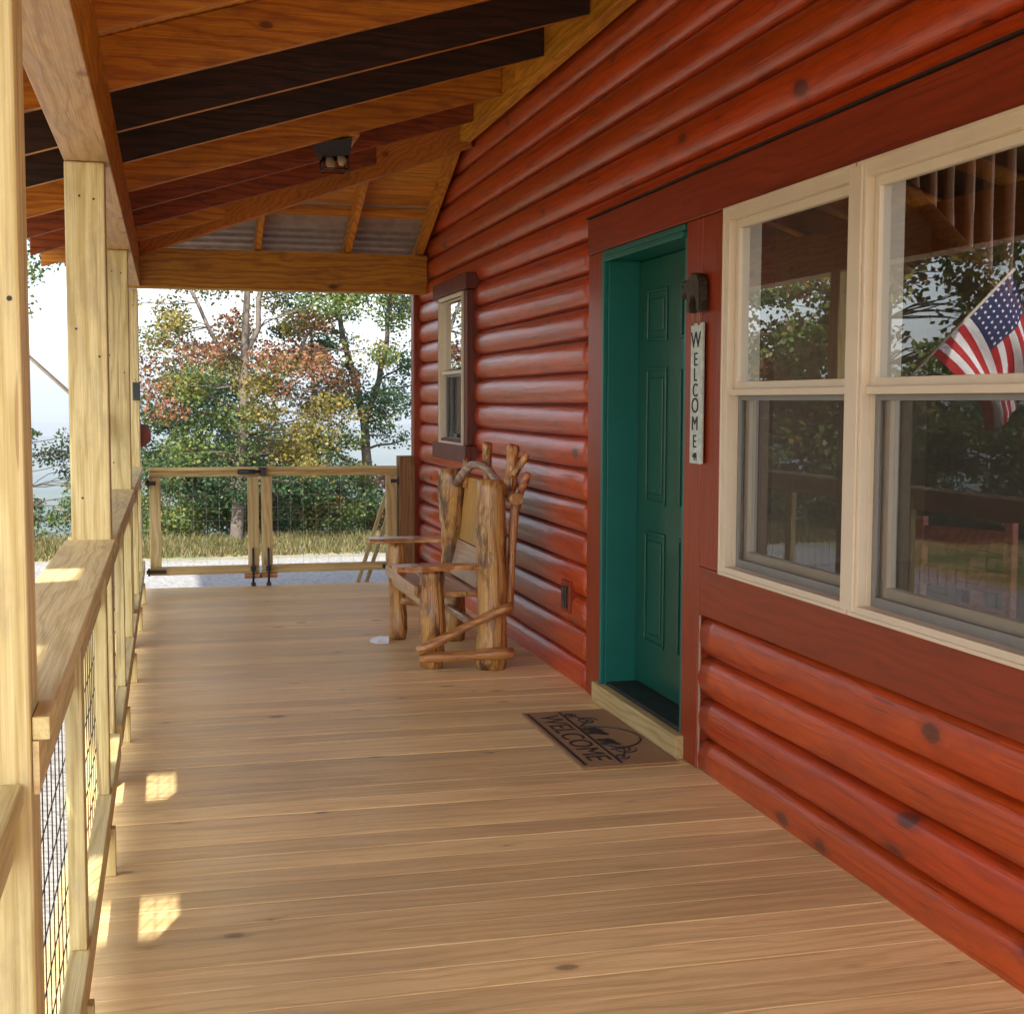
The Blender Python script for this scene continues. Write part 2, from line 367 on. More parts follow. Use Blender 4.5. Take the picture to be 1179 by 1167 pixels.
# (y0, y1, z0, z1) rectangles the logs must leave free
HOLES = [(5.12, 6.455, -1, 2.345), (-1.7, 4.985, .62, 2.345), (4.985, 5.12, -1, 2.345), (9.1, 10.12, 1.06, 2.3)]
bm = bmesh.new(); pitch = .165
z = .62-.165*4
while z < 3.62:
    z0, z1 = z+.003, z+pitch-.003; zm = (z0+z1)/2
    segs = [(-1.7, 11.2)]
    for (a, b_, c, d) in HOLES:
        if c < zm < d:
            ns_ = []
            for (s0, s1) in segs:
                if b_ <= s0 or a >= s1: ns_.append((s0, s1)); continue
                if a > s0: ns_.append((s0, a))
                if b_ < s1: ns_.append((b_, s1))
            segs = ns_
    for (s0, s1) in segs:
        joint = random.uniform(2.2, 7.5)
        parts = [(s0, joint-.001), (joint+.001, s1)] if False else [(s0, s1)]
        for (a, b_) in parts:
            n = 12; prof = []
            for i in range(n+1):
                th = -pi/2+pi*i/n
                zz = zm+(z1-z0)/2*(sin(th)*.72+.28*(2*i/n-1)); xx = VA-(VA-CR)*(cos(th)**.62 if cos(th) > 0 else 0)
                prof.append((xx, zz))
            ys_ = list(np.linspace(a, b_, max(2, int((b_-a)/.12)+1))); rings = []
            w1, w2 = random.uniform(0, 6), random.uniform(0, 6)
            for yy in ys_:
                wv = .0016*sin(yy*2.1+w1)+.001*sin(yy*6.3+w2)
                rings.append([bm.verts.new((xx+wv, yy, zz+wv*.5)) for xx, zz in prof])
            for r0, r1_ in zip(rings, rings[1:]):
                for i in range(n): bm.faces.new((r0[i], r0[i+1], r1_[i+1], r1_[i])).smooth = True
            for rg in (rings[0], rings[-1]):
                e = [bm.verts.new((2.1, rg[0].co.y, rg[0].co.z)), bm.verts.new((2.1, rg[0].co.y, rg[-1].co.z))]
                bm.faces.new(rg+[e[1], e[0]])
    z += pitch
bmesh.ops.recalc_face_normals(bm, faces=bm.faces)
obj('log_siding', bm, redlog, cab)
# sheathing behind the logs, with openings
bm = bmesh.new()
WB0, WB1 = 2.085, 2.2
def wallrect(y0, y1, z0, z1): box(bm, WB0, WB1, y0, y1, z0, z1)
wallrect(6.3, 9.2, -.3, 3.7); wallrect(9.2, 10.03, -.3, 1.15); wallrect(9.2, 10.03, 2.22, 3.7); wallrect(10.03, WEND-.02, -.3, 3.7)
wallrect(5.14, 6.3, 2.2, 3.7); wallrect(5.14, 6.3, -.3, -.01); wallrect(4.70, 5.14, -.3, 3.7)
wallrect(.9, 4.70, -.3, .84); wallrect(.9, 4.70, 2.15, 3.7); wallrect(-1.7, .9, -.3, 3.7); wallrect(2.55, 2.68, .84, 2.15)
obj('wall', bm, plain('wall_sheathing', (.1, .04, .02), .8), cab)
# trims
obj('header_board', bbox(WX-.004, 2.09, -1.7, 6.47, 2.178, 2.352, bev=.004), redtrimY, cab)
bm = bmesh.new(); box(bm, WX-.012, 2.09, -1.7, 6.48, 2.3545, 2.362)  # near-black strip paints the shadowed gap above the header board
obj('shadow_strip', bm, plain('shadow_strip_dark', (.02, .006, .004), .7), cab)
bm = bmesh.new(); box(bm, WX, 2.09, 6.2, 6.46, .002, 2.176, bev=.004)
dt = obj('door_casing', bm, redtrimZ, cab)
bm = bmesh.new(); box(bm, WX, 2.09, 4.985, 5.155, .002, 2.176, bev=.004)
obj('door_casing', bm, redtrimZ, cab)
obj('wall_panel', bbox(WX+.003, 2.09, 4.72, 4.983, .815, 2.176, bev=.003), redtrimZ, cab)
obj('apron_board', bbox(WX+.002, 2.09, -1.7, 4.983, .625, .813, bev=.004), redtrimY, cab)
bm = bmesh.new(); box(bm, 1.99, 2.2, 11.2, WEND, -.3, 2.62, bev=.006); obj('corner_board', bm, redtrimZ, cab)
bm = bmesh.new(); tube(bm, [(2.036, 4.982, .0+i*.02) for i in range(32)], .006, 6); obj('caulk_line', bm, plain('pale_caulk', (.35, .2, .14), .6), cab)

# door
bm = bmesh.new()
LX = 2.182
box(bm, LX, LX+.045, 5.195, 6.155, .118, 2.12, bev=.003)
door = obj('door', bm, green, cab)
for (a0, a1, z0, z1) in ((5.33, 5.6, .33, .86), (5.77, 6.03, .33, .86), (5.33, 5.6, .99, 1.62), (5.77, 6.03, .99, 1.62), (5.33, 5.6, 1.74, 1.98), (5.77, 6.03, 1.74, 1.98)):
    bm = bmesh.new(); fr = .016
    for q in ((a0, a1, z0, z0+fr), (a0, a1, z1-fr, z1), (a0, a0+fr, z0+fr, z1-fr), (a1-fr, a1, z0+fr, z1-fr)):
        box(bm, LX-.009, LX+.002, q[0], q[1], q[2], q[3], bev=.0035)
    i = .045; box(bm, LX-.007, LX+.002, a0+i, a1-i, z0+i, z1-i, bev=.006)
    obj('door_panel', bm, green, door)
bm = bmesh.new(); tube(bm, [(LX, 5.255, .98), (LX-.05, 5.255, .98)], .012, 10); tube(bm, [(LX-.04, 5.255, .98), (LX-.065, 5.255, .98), (LX-.075, 5.255, .98)], [.02, .03, .018], 14)
obj('handle', bm, bronze, door)
bm = bmesh.new()
box(bm, 2.03, 2.245, 6.16, 6.2-.001, .0, 2.172, bev=.002); box(bm, 2.03, 2.245, 5.15, 5.185, .0, 2.172, bev=.002); box(bm, 2.03, 2.245, 5.185, 6.16, 2.125, 2.172, bev=.002)
box(bm, 2.245, 2.27, 5.16, 6.2, .12, 2.17)
for i, (a, b_) in enumerate(((2.012, .03), (2.004, .018))):
    box(bm, a, 2.03, 5.158, 6.2, 2.172-.028*(i+1)+.002, 2.172-.028*i, bev=.004)
box(bm, 2.008, 2.03, 6.17, 6.2, .1, 2.12, bev=.003)
obj('door_frame', bm, green2, cab)
obj('threshold', bbox(2.035, 2.25, 5.187, 6.16, .085, .114, bev=.003), rubber, cab)
obj('door_sill', bbox(1.99, 2.034, 5.12, 6.255, .003, .1, bev=.004), sillwood, cab)

# windows
def ring(bm, x0, x1, y0, y1, z0, z1, wy, wb, wt, bev=.002):
    box(bm, x0, x1, y0, y0+wy, z0, z1, bev=bev); box(bm, x0, x1, y1-wy, y1, z0, z1, bev=bev)
    box(bm, x0, x1, y0+wy, y1-wy, z0, z0+wb, bev=bev); box(bm, x0, x1, y0+wy, y1-wy, z1-wt, z1, bev=bev)
def dh_window(y0, y1, z0, z1, fm, sm, parent, zm, px=0, fw_=.05, label=None, k=1.0, sm2=None):
    """double hung window: outer frame, upper sash in front, lower sash set back behind a screen"""
    bm = bmesh.new(); X = 2.0+px
    ring(bm, X, X+.03, y0, y1, z0, z1, fw_, fw_*.7, fw_)
    ring(bm, X+.03, X+.13, y0+.008, y1-.008, z0+.008, z1-.008, fw_-.008, fw_*.7-.008, fw_-.008)
    ring(bm, X-.006, X+.001, y0+.002, y1-.002, z0+.002, z1-.002, .014, .012, .014)
    f = obj('window', bm, fm, parent)
    if label: f['label'] = label
    a0, a1 = y0+fw_, y1-fw_
    bm = bmesh.new(); ring(bm, X+.028, X+.056, a0, a1, zm, z1-fw_, .03*k, .045*k, .03*k)
    box(bm, X+.012, X+.03, a0, a1, zm-.004, zm+.02, bev=.003)
    obj('upper_sash', bm, fm, f)
    bm = bmesh.new(); ring(bm, X+.072, X+.1, a0, a1, z0+fw_*.7, zm+.035, .045*k, .06*k, .04*k); obj('lower_sash', bm, sm2 or fm, f)
    bm = bmesh.new(); ring(bm, X+.046, X+.06, a0, a1, z0+fw_*.7, zm-.002, .022, .03, .02, bev=.001); obj('screen_frame', bm, sm, f)
    def pane(x, q0, q1, q2, q3, m, nm):
        bm = bmesh.new(); vs = [bm.verts.new(v) for v in ((x, q0, q2), (x, q0, q3), (x, q1, q3), (x, q1, q2))]; bm.faces.new(vs); obj(nm, bm, m, f)
    pane(X+.042, a0+.028, a1-.028, zm+.04, z1-fw_-.028, glass, 'pane')
    pane(X+.086, a0+.04, a1-.04, z0+fw_*.7+.055, zm, glass, 'pane')
    pane(X+.053, a0+.02, a1-.02, z0+fw_*.7+.025, zm-.02, screenm, 'screen')
    return f
ZM = 1.49
dh_window(3.722, 4.722, .815, 2.174, vinyl, greyv, cab, ZM, label='almond framed window nearer the green door')
dh_window(2.71, 3.716, .815, 2.174, vinyl, greyv, cab, ZM, label='almond framed window cut by the edge of the photo')
bm = bmesh.new(); box(bm, 1.992, 2.0, 3.68, 3.758, .83, 2.16, bev=.002); obj('mullion', bm, vinyl, cab)
# small far window with brown surround and blocks above and below
dh_window(9.2, 10.03, 1.15, 2.22, vinyl, greyv, cab, 1.66, px=-.025, fw_=.028, k=.45, sm2=greyv, label='small dark red trimmed window near the far corner')
bt = wood('dull_red_trim_wood', (.17, .032, .018), (.1, .015, .009), 'Z', .5, .4, .08)
bm = bmesh.new(); ring(bm, 1.985, 2.09, 9.09, 10.13, 1.16, 2.22, .105, .03, .03, bev=.004); obj('window_surround', bm, bt, cab)
bm = bmesh.new(); box(bm, 1.96, 2.09, 9.02, 10.2, 2.223, 2.33, bev=.005); obj('lintel_block', bm, bt, cab)
bm = bmesh.new(); box(bm, 1.955, 2.09, 9.02, 10.2, 1.04, 1.157, bev=.005); obj('sill_block', bm, bt, cab)

# room inside
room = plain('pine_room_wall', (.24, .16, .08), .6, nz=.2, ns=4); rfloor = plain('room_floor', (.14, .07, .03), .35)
bm = bmesh.new(); box(bm, 6.8, 6.9, 9.0, WEND, -.1, 3.6); box(bm, 6.8, 6.9, .8, 9.0, -.1, .3); box(bm, 6.8, 6.9, .8, 9.0, 3.15, 3.6); box(bm, 6.8, 6.9, .8, 1.1, .3, 3.15); box(bm, 6.8, 6.9, 4.9, 5.1, .3, 3.15); box(bm, 2.2, 6.8, WEND-.1, WEND-.01, -.1, 3.6)  # big unseen openings in the back and side walls, made to brighten the room
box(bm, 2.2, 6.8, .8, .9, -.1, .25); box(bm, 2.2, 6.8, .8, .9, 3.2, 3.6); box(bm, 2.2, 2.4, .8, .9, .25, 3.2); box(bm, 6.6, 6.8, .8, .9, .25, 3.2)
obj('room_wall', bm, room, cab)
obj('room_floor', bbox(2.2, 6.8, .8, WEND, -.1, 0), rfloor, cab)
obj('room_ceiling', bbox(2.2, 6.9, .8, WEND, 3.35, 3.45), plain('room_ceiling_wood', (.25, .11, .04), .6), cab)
bm = bmesh.new(); beam(bm, (2.0, -1.7, 3.5), (7, -1.7+.01, 5.0), .1, .1); bm.free()
bm = bmesh.new()
vs = [bm.verts.new(v) for v in ((2.1, -1.7, 3.56), (7, -1.7, 5.05), (7, WEND+.3, 5.05), (2.1, WEND+.3, 3.56), (2.1, -1.7, 3.6), (7, -1.7, 5.09), (7, WEND+.3, 5.09), (2.1, WEND+.3, 3.6))]
for q in ((0, 1, 2, 3), (4, 7, 6, 5), (0, 4, 5, 1), (1, 5, 6, 2), (2, 6, 7, 3), (3, 7, 4, 0)): bm.faces.new([vs[i] for i in q])
obj('roof', bm, steel, cab)

# ------------------------------------------------------------------ porch roof
SL, SE, BX, BY, BZ = .304, .39, -.19, 10.8, 2.61      # side pitch, end pitch, where they spring from
def zs(x): return BZ+SL*(x-BX)
def ze(y): return BZ+SE*(BY-y)
pr = thing('porch_roof', 'orange stained porch roof frame on square pale pine posts', 'porch roof', (-.27, 5.3, 0))
RH = .2
RY = [-1.05, -.25, .55, 1.35, 2.15, 2.95, 3.75, 4.55, 5.38, 6.18, 6.97, 7.9, 8.67, 9.52, 10.3]
HIPY = 9.07
for y in RY:
    x1 = 1.925
    if y > HIPY: x1 = BX+(SE/SL)*(BY-y)-.02
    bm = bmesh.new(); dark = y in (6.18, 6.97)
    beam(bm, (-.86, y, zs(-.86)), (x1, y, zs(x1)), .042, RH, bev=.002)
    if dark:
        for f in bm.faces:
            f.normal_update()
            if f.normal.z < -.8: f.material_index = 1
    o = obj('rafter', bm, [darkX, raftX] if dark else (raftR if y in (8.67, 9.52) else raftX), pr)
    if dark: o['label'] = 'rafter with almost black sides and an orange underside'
bm = bmesh.new(); box(bm, 1.927, 2.0, -1.6, 9.05, 3.195, 3.42, bev=.003); obj('ledger', bm, raftY, pr)
bm = bmesh.new(); box(bm, -.352, -.192, -1.6, 10.78, 2.325, 2.605, bev=.004)
for f in bm.faces:
    f.normal_update()
    if f.normal.z < -.8: f.material_index = 1
obj('beam', bm, [raftY, wood('tan_beam_wood', (.66, .4, .2), (.48, .25, .1), 'Y', .5, 1, .1, knotcol=(.2, .08, .03), blotch=.3, blotchcol=(.3, .2, .15))], pr)
bm = bmesh.new(); box(bm, -.352, 2.028, 10.782, 10.93, 2.318, 2.618, bev=.004); obj('end_beam', bm, raftX, pr)
bm = bmesh.new(); beam(bm, (-.75, BY+.44, 2.61-.56*.2), (-.19, 10.8, 2.565), .05, .24); beam(bm, (-.17, 10.78, 2.56), (2.02, HIPY, 3.17), .05, .27, bev=.002); obj('hip_rafter', bm, wood('hip_rafter_wood', (.5, .16, .02), (.28, .08, .01), 'X', .5, .8, .1, .9, knotcol=(.07, .015, .005)), pr)
JR = wood('stained_jack_rafter', OL, OD, 'Y', .5, 1, .25, knotcol=(.07, .015, .005))
for x in (.7, 1.4, 1.98):
    yt = BY-(x-BX)*(SL/SE)
    bm = bmesh.new(); beam(bm, (x, 11.35, ze(11.35)+.02), (x, yt, ze(yt)+.02), .042, .16, bev=.002); obj('jack_rafter', bm, JR, pr)
# block that carries the floodlight, between two rafters
bm = bmesh.new(); box(bm, .93, 1.1, 7.94, 8.64, zs(.95)+.03, zs(.95)+.07, bev=.002); obj('blocking', bm, JR, pr)
# boards above the rafters (side slope) running along the porch
bm = bmesh.new(); x = -.92
NOTCH = [(-1.6, .88), (1.2, 2.2), (2.56, 9.3)]     # unseen edge board added for shade, its gaps invented for two sun patches
for a, b_ in NOTCH:
    beam(bm, (-1.095, a, zs(-1.095)+RH), (-1.095, b_, zs(-1.095)+RH), .34, .018)
while x < 2.14:
    x1 = min(x+.17, 2.16)
    vs = [bm.verts.new(v) for v in ((x, -1.6, zs(x)+RH+.002), (x1-.003, -1.6, zs(x1)+RH+.002), (x1-.003, 11.4, zs(x1)+RH+.002), (x, 11.4, zs(x)+RH+.002))]
    # stop at the hip line
    def yh(xx): return BY-(xx-BX)*(SL/SE)+.0
    vs[2].co.y = min(11.3, yh(x1)) ; vs[3].co.y = min(11.3, yh(x))
    top = [bm.verts.new(v.co+Vector((0, 0, .018))) for v in vs]
    bm.faces.new(vs[::-1]); bm.faces.new(top)
    for i in range(4): bm.faces.new((vs[i], vs[(i+1) % 4], top[(i+1) % 4], top[i]))
    x += .17
obj('roof_boards', bm, plankY, pr)
# end slope: two purlin boards with bare corrugated sheet near the eave
bm = bmesh.new()
def endstrip(bm, y0, y1, dz, th, mi=0):
    xa = lambda yy: BX+(BY-yy)*(SE/SL)
    x0a, x0b = max(-.92, xa(y0)) if y0 < BY+.5 else -.92, xa(y1)
    pts = [(max(-.92, xa(y0)), y0), (2.16, y0), (2.16, y1), (max(-.92, xa(y1)), y1)]
    vs = [bm.verts.new((px_, py_, ze(py_)+.02+dz)) for px_, py_ in pts]; top = [bm.verts.new(v.co+Vector((0, 0, th))) for v in vs]
    for f in (bm.faces.new(vs), bm.faces.new(top[::-1]), *[bm.faces.new((vs[i], top[i], top[(i+1) % 4], vs[(i+1) % 4])) for i in range(4)]): f.material_index = mi
y = 8.75
while y < 10.38: endstrip(bm, y, y+.147, .162, .018); y += .15
endstrip(bm, 10.47, 10.54, .14, .04)
bmesh.ops.recalc_face_normals(bm, faces=bm.faces)
obj('end_roof_boards', bm, plankX, pr)
bm = bmesh.new(); prev = None; y = 8.7
while y < 11.45:
    for (ya, dz_) in ((y, 0), (y+.022, .016), (y+.055, .016), (y+.077, 0)):
        xl = max(-.92, BX+(BY-ya)*(SE/SL)); e = [bm.verts.new((xl, ya, ze(ya)+.202+dz_)), bm.verts.new((2.16, ya, ze(ya)+.202+dz_))]
        if prev: bm.faces.new((prev[0], prev[1], e[1], e[0]))
        prev = e
    y += .1
obj('sheet_metal', bm, plain('aged_sheet_metal', (.36, .27, .21), .5, metal=.2, nz=.2), pr)
bm = bmesh.new()
vs = [bm.verts.new(v) for v in ((-.96, -1.7, zs(-.96)+RH+.03), (2.2, -1.7, zs(2.2)+RH+.03), (2.2, BY-(2.2-BX)*(SL/SE), zs(2.2)+RH+.03), (-.96, BY-(-.96-BX)*(SL/SE), zs(-.96)+RH+.03))]
bm.faces.new(vs)
for a, b_ in NOTCH: bm.faces.new([bm.verts.new(v) for v in ((-1.28, a, zs(-1.28)+RH+.03), (-.96, a, zs(-.96)+RH+.03), (-.96, b_, zs(-.96)+RH+.03), (-1.28, b_, zs(-1.28)+RH+.03))])  # cover over the added edge board, with the same gaps shaped for sun
obj('roof_cover', bm, steel, pr)
# posts
PY = [-.6, 2.36, 5.3, 8.27, 11.0]
for i, y in enumerate(PY):
    ye = .07
    bm = bmesh.new(); z1 = 2.323 if y < 10.9 else 2.318
    dx_ = -.012 if i == 1 else 0; box(bm, -.352+dx_, -.212+dx_, y-ye, y+ye, -.32, z1, bev=.006); 
    for zz, xx in ((2.2, -.3), (2.19, -.25), (1.62, -.24), (1.1, -.31), (1.72, -.32), (.8, -.25)):
        rg_ = [bm.verts.new((xx+.0045*cos(a), y-ye-.0008, zz+.0045*sin(a))) for a in np.linspace(0, 2*pi, 9)[:-1]]; bm.faces.new(rg_).material_index = 1
    obj('post', bm, [pineZ, black], pr)

# ------------------------------------------------------------------ railing
CT, CB = .945, .907
def wire(bm, p0, p1, r=.0014): tube(bm, [p0, p1], r, 5, 0, False)
for i in range(4):
    y0, y1 = PY[i]+.072, PY[i+1]-.072
    lab = ['pine porch railing section at the bottom left corner, nearest the camera', 'pine railing section between the nearest and the second post', 'pine railing section between the second and the third post', 'pine railing section ending at the far corner post'][i]
    rl = thing('porch_railing', lab, 'railing', (-.27, (y0+y1)/2, 0), 'railing sections between the porch posts')
    ox, dz_ = (-.042, .105) if i == 0 else (0, 0)      # the section nearest the camera is lower and set further out
    bm = bmesh.new(); box(bm, -.375+ox, -.195+ox, y0, y1, CB-dz_, CT-dz_, bev=.004)
    if i == 1: box(bm, -.2225, -.195, 2.3, y0+.003, CB, CT, bev=.002); box(bm, -.2225, -.2125, 2.3, y0, CB-.09, CB-.002)
    obj('cap_rail', bm, pineY, rl)
    bm = bmesh.new(); box(bm, -.25+ox, -.212+ox, y0, y1, CB-.09-dz_, CB-.002-dz_, bev=.003); obj('top_rail', bm, pineY, rl)
    bm = bmesh.new(); box(bm, -.236+ox, -.19+ox, y0, y1, .125, .213, bev=.003); obj('bottom_rail', bm, pineY, rl)
    for k in (1, 2):
        yy = y0+(y1-y0)*(.27, .72)[k-1]
        bm = bmesh.new(); box(bm, -.235+ox, -.197+ox, yy-.0445, yy+.0445, .214, CB-.001-dz_, bev=.003); obj('upright', bm, pineZ, rl)
        bm = bmesh.new(); box(bm, -.232+ox, -.176+ox, yy-.2, yy-.16, .001, .15, bev=.003); obj('foot_block', bm, pineZ, rl)
    bm = bmesh.new()
    for zz in np.arange(.24, .9-dz_, .1): wire(bm, (-.241+ox, y0, zz), (-.241+ox, y1, zz))
    for yy in np.arange(y0+.06, y1, .1): wire(bm, (-.245+ox, yy, .15), (-.245+ox, yy, .905-dz_))
    obj('wire_panel', bm, wirem, rl)

# ------------------------------------------------------------------ gates at the far end
GY = 10.86
def gate(x0, x1, label, flip):
    gt = thing('porch_gate', label, 'gate', ((x0+x1)/2, GY, 0), 'pair of gates across the far end')
    bm = bmesh.new(); box(bm, x0, x1, GY-.02, GY+.02, .868, .912, bev=.003); box(bm, x0-.0, x1, GY-.045, GY+.045, .914, .94, bev=.003); obj('top_rail', bm, pineX, gt)
    bm = bmesh.new(); box(bm, x0, x1, GY-.02, GY+.02, .1, .165, bev=.003); obj('bottom_rail', bm, pineX, gt)
    for a, b_ in ((x0, x0+.085), (x1-.085, x1)):
        bm = bmesh.new(); box(bm, a, b_, GY-.03, GY+.03, .167, .866, bev=.003); obj('stile', bm, gateZ, gt)
    bm = bmesh.new()
    for zz in np.arange(.22, .86, .1): wire(bm, (x0+.08, GY, zz), (x1-.08, GY, zz), .0009)
    for xx in np.arange(x0+.13, x1-.08, .1): wire(bm, (xx, GY+.004, .16), (xx, GY+.004, .88), .0009)
    obj('wire_mesh', bm, gwire, gt)
    xb = x1-.05 if flip else x0+.05
    bm = bmesh.new(); box(bm, xb-.07, xb+.07, GY-.045, GY+.02, .062, .098, bev=.003); obj('skid_block', bm, honeyX, gt)
    bm = bmesh.new(); tube(bm, [(xb, GY-.055, .02), (xb, GY-.055, .3)], .009, 8); tube(bm, [(xb, GY-.055, .3), (xb, GY-.085, .3)], .008, 6); box(bm, xb-.02, xb+.02, GY-.06, GY-.03, .12, .16); box(bm, xb-.018, xb+.018, GY-.07, GY-.04, .004, .03)
    obj('drop_bolt', bm, black, gt)
    xh = x0 if flip else x1
    for zz in (.13, .82):
        s = 1 if flip else -1
        bm = bmesh.new(); a, b_ = sorted((xh-.03*s, xh+(.12 if zz < .5 else .05)*s)); box(bm, a, b_, GY-.036, GY-.028, zz-.015, zz+.015); tube(bm, [(xh-.01*s, GY-.04, zz-.03), (xh-.01*s, GY-.04, zz+.03)], .009, 8); obj('hinge', bm, black, gt)
    return gt
gL = gate(-.15, .685, 'left pine framed gate leaf hinged to the corner post', True)
gR = gate(.705, 1.785, 'wider right pine framed gate leaf behind the log chair', False)
bm = bmesh.new(); box(bm, .52, .66, GY-.062, GY-.046, .885, .925, bev=.003); tube(bm, [(.54, GY-.07, .905), (.7, GY-.07, .905)], .01, 8); box(bm, .69, .74, GY-.075, GY-.046, .875, .94, bev=.003)
obj('latch', bm, black, gL)
bm = bmesh.new(); box(bm, 1.8, 1.93, GY-.05, GY+.09, -.03, 1.02, bev=.005)
tag(obj('gate_post', bm, brownZ, loc=(1.87, GY, 0)), 'short dark brown square post between the right gate leaf and the red wall', 'post')
bm = bmesh.new(); beam(bm, (1.42, 11.05, -.3), (1.72, 11.05, .62), .04, .09); beam(bm, (1.5, 11.1, -.3), (1.8, 11.1, .62), .04, .09)
tag(obj('leaning_board', bm, gateZ, loc=(1.5, 11.05, -.3)), 'pine boards leaning behind the right gate leaf', 'board')

# ------------------------------------------------------------------ rustic log chair
ch = thing('log_chair', 'rustic varnished log armchair with thick knotty posts, set against the red log wall', 'chair', (1.55, 7.7, 0))
def part(name, m, f): bm = bmesh.new(); f(bm); return obj(name, bm, m, ch)
part('back_post', honeyZ, lambda b: log(b, (1.70, 7.17, .0), (1.705, 7.19, 1.035), .086, .08, 1, 26, .008, .04, 20, .03))
part('back_post', honeyZ, lambda b: log(b, (1.67, 8.1, .0), (1.66, 8.08, 1.055), .08, .074, 2, 26, .02, .09, 20, .05))
part('front_leg', honeyZ, lambda b: log(b, (1.385, 7.27, .0), (1.395, 7.26, .545), .068, .07, 3, 18, .01, .06, 18, .03))
part('front_leg', honeyZ, lambda b: log(b, (1.355, 8.2, .0), (1.35, 8.2, .6), .054, .05, 4, 18, .01, .05, 18, .03))
def slab(b, x0, x1, y0, y1, z0, z1, seed):
    rr = random.Random(seed); n = 14
    top, bot = [], []
    for s, (ya) in ((0, y0), (1, y1)):
        for i in range(n):
            tx = i/(n-1) if s == 0 else 1-i/(n-1); xx = x0+(x1-x0)*tx
            yy = ya+rr.uniform(-.008, .008)+(.012*sin(tx*5+seed))*(1 if s else -1)
            top.append(b.verts.new((xx, yy, z1))); bot.append(b.verts.new((xx, yy, z0)))
    b.faces.new(top); b.faces.new(bot[::-1]); m_ = len(top)
    for i in range(m_): b.faces.new((top[i], bot[i], bot[(i+1) % m_], top[(i+1) % m_]))
    bmesh.ops.recalc_face_normals(b, faces=b.faces)
part('armrest', honeyX, lambda b: slab(b, 1.17, 1.765, 7.13, 7.27, .548, .576, 1)).data.materials[0] = honeyX
part('armrest', honeyX, lambda b: slab(b, 1.17, 1.66, 8.1, 8.26, .602, .63, 2))
part('seat', honeyY, lambda b: [box(b, 1.31+.14*i, 1.31+.14*i+.136, 7.26, 8.2, .385, .418, bev=.006) for i in range(3)])
part('seat_rail', honeyY, lambda b: (log(b, (1.36, 7.2, .35), (1.34, 8.22, .36), .03, .028, 9, 12, .004, .05, 12),))
part('seat_front_board', honeyY, lambda b: box(b, 1.285, 1.309, 7.24, 8.24, .395, .455, bev=.005))
def tilted(b, y0, y1, z0, z1, x0, x1, th=.03):
    vs = [b.verts.new(v) for v in ((x0, y0, z0), (x0, y1, z0), (x1, y1, z1), (x1, y0, z1))]; bk = [b.verts.new(v.co+Vector((th, 0, 0))) for v in vs]
    b.faces.new(vs[::-1]); b.faces.new(bk)
    for i in range(4): b.faces.new((vs[i], vs[(i+1) % 4], bk[(i+1) % 4], bk[i]))
    bmesh.ops.recalc_face_normals(b, faces=b.faces)
part('back_board', wood('golden_back_board', (.62, .38, .1), (.48, .25, .05), 'Z', .35, .4, .1, coat=.4), lambda b: tilted(b, 7.3, 8.0, .635, 1.01, 1.70, 1.74))
part('back_board', wood('pinkish_back_board', (.5, .34, .2), (.4, .22, .12), 'Y', .35, .4, .1, coat=.4), lambda b: tilted(b, 7.3, 8.0, .43, .63, 1.64, 1.69))
part('brace', honeyX, lambda b: log(b, (1.275, 7.085, .125), (1.79, 7.05, .36), .026, .024, 5, 12, .006, .07, 12))
part('brace', honeyX, lambda b: log(b, (1.36, 8.12, .25), (1.66, 8.05, .22), .024, .022, 6, 10, .004, .05, 12))
part('stretcher', honeyX, lambda b: log(b, (1.29, 7.11, .088), (1.8, 7.06, .1), .028, .032, 7, 12, .004, .08, 12))
part('stretcher', honeyY, lambda b: log(b, (1.66, 7.2, .2), (1.64, 8.1, .21), .026, .026, 8, 12, .006, .06, 12))
part('back_rail', honeyY, lambda b: log(b, (1.825, 7.08, .935), (1.82, 8.2, .95), .034, .032, 11, 14, .006, .06, 14))
part('back_slat', honeyZ, lambda b: log(b, (1.81, 7.2, .3), (1.845, 7.2, .93), .022, .024, 12, 12, .004, .06, 10))
part('branch', palebark, lambda b: tube(b, [(1.68, 7.98, .97), (1.7, 7.9, 1.03), (1.72, 7.75, 1.09), (1.74, 7.6, 1.1), (1.76, 7.45, 1.07), (1.79, 7.32, .99), (1.82, 7.25, .93)], [.028, .026, .024, .023, .022, .022, .02], 10, .1, True, 3))
part('branch', honeyZ, lambda b: log(b, (1.79, 7.62, .93), (1.775, 7.58, 1.225), .03, .026, 13, 10, .006, .1, 10, .06))
part('branch', honeyZ, lambda b: (log(b, (1.83, 7.36, .93), (1.87, 7.33, 1.22), .045, .03, 14, 12, .01, .14, 10, .1), log(b, (1.86, 7.3, 1.05), (1.93, 7.28, 1.17), .02, .018, 15, 6, .002, .1, 8)))
part('branch', honeyZ, lambda b: log(b, (1.735, 7.95, .95), (1.72, 7.9, 1.12), .03, .02, 16, 8, .006, .1, 10, .06))
part('branch', honeyX, lambda b: log(b, (1.86, 7.25, .85), (1.915, 7.2, 1.07), .018, .022, 17, 8, .006, .1, 10, .06))

# ------------------------------------------------------------------ text helper
def text_mesh(s, size, ext=.001):
    cu = bpy.data.curves.new('lettering', 'FONT'); cu.body = s; cu.size = size; cu.extrude = ext; cu.align_x = 'CENTER'; cu.align_y = 'CENTER'
    o = bpy.data.objects.new('lettering_tmp', cu); C.objects.link(o)
    dg = bpy.context.evaluated_depsgraph_get(); me = bpy.data.meshes.new_from_object(o.evaluated_get(dg))
    bpy.data.objects.remove(o); return me

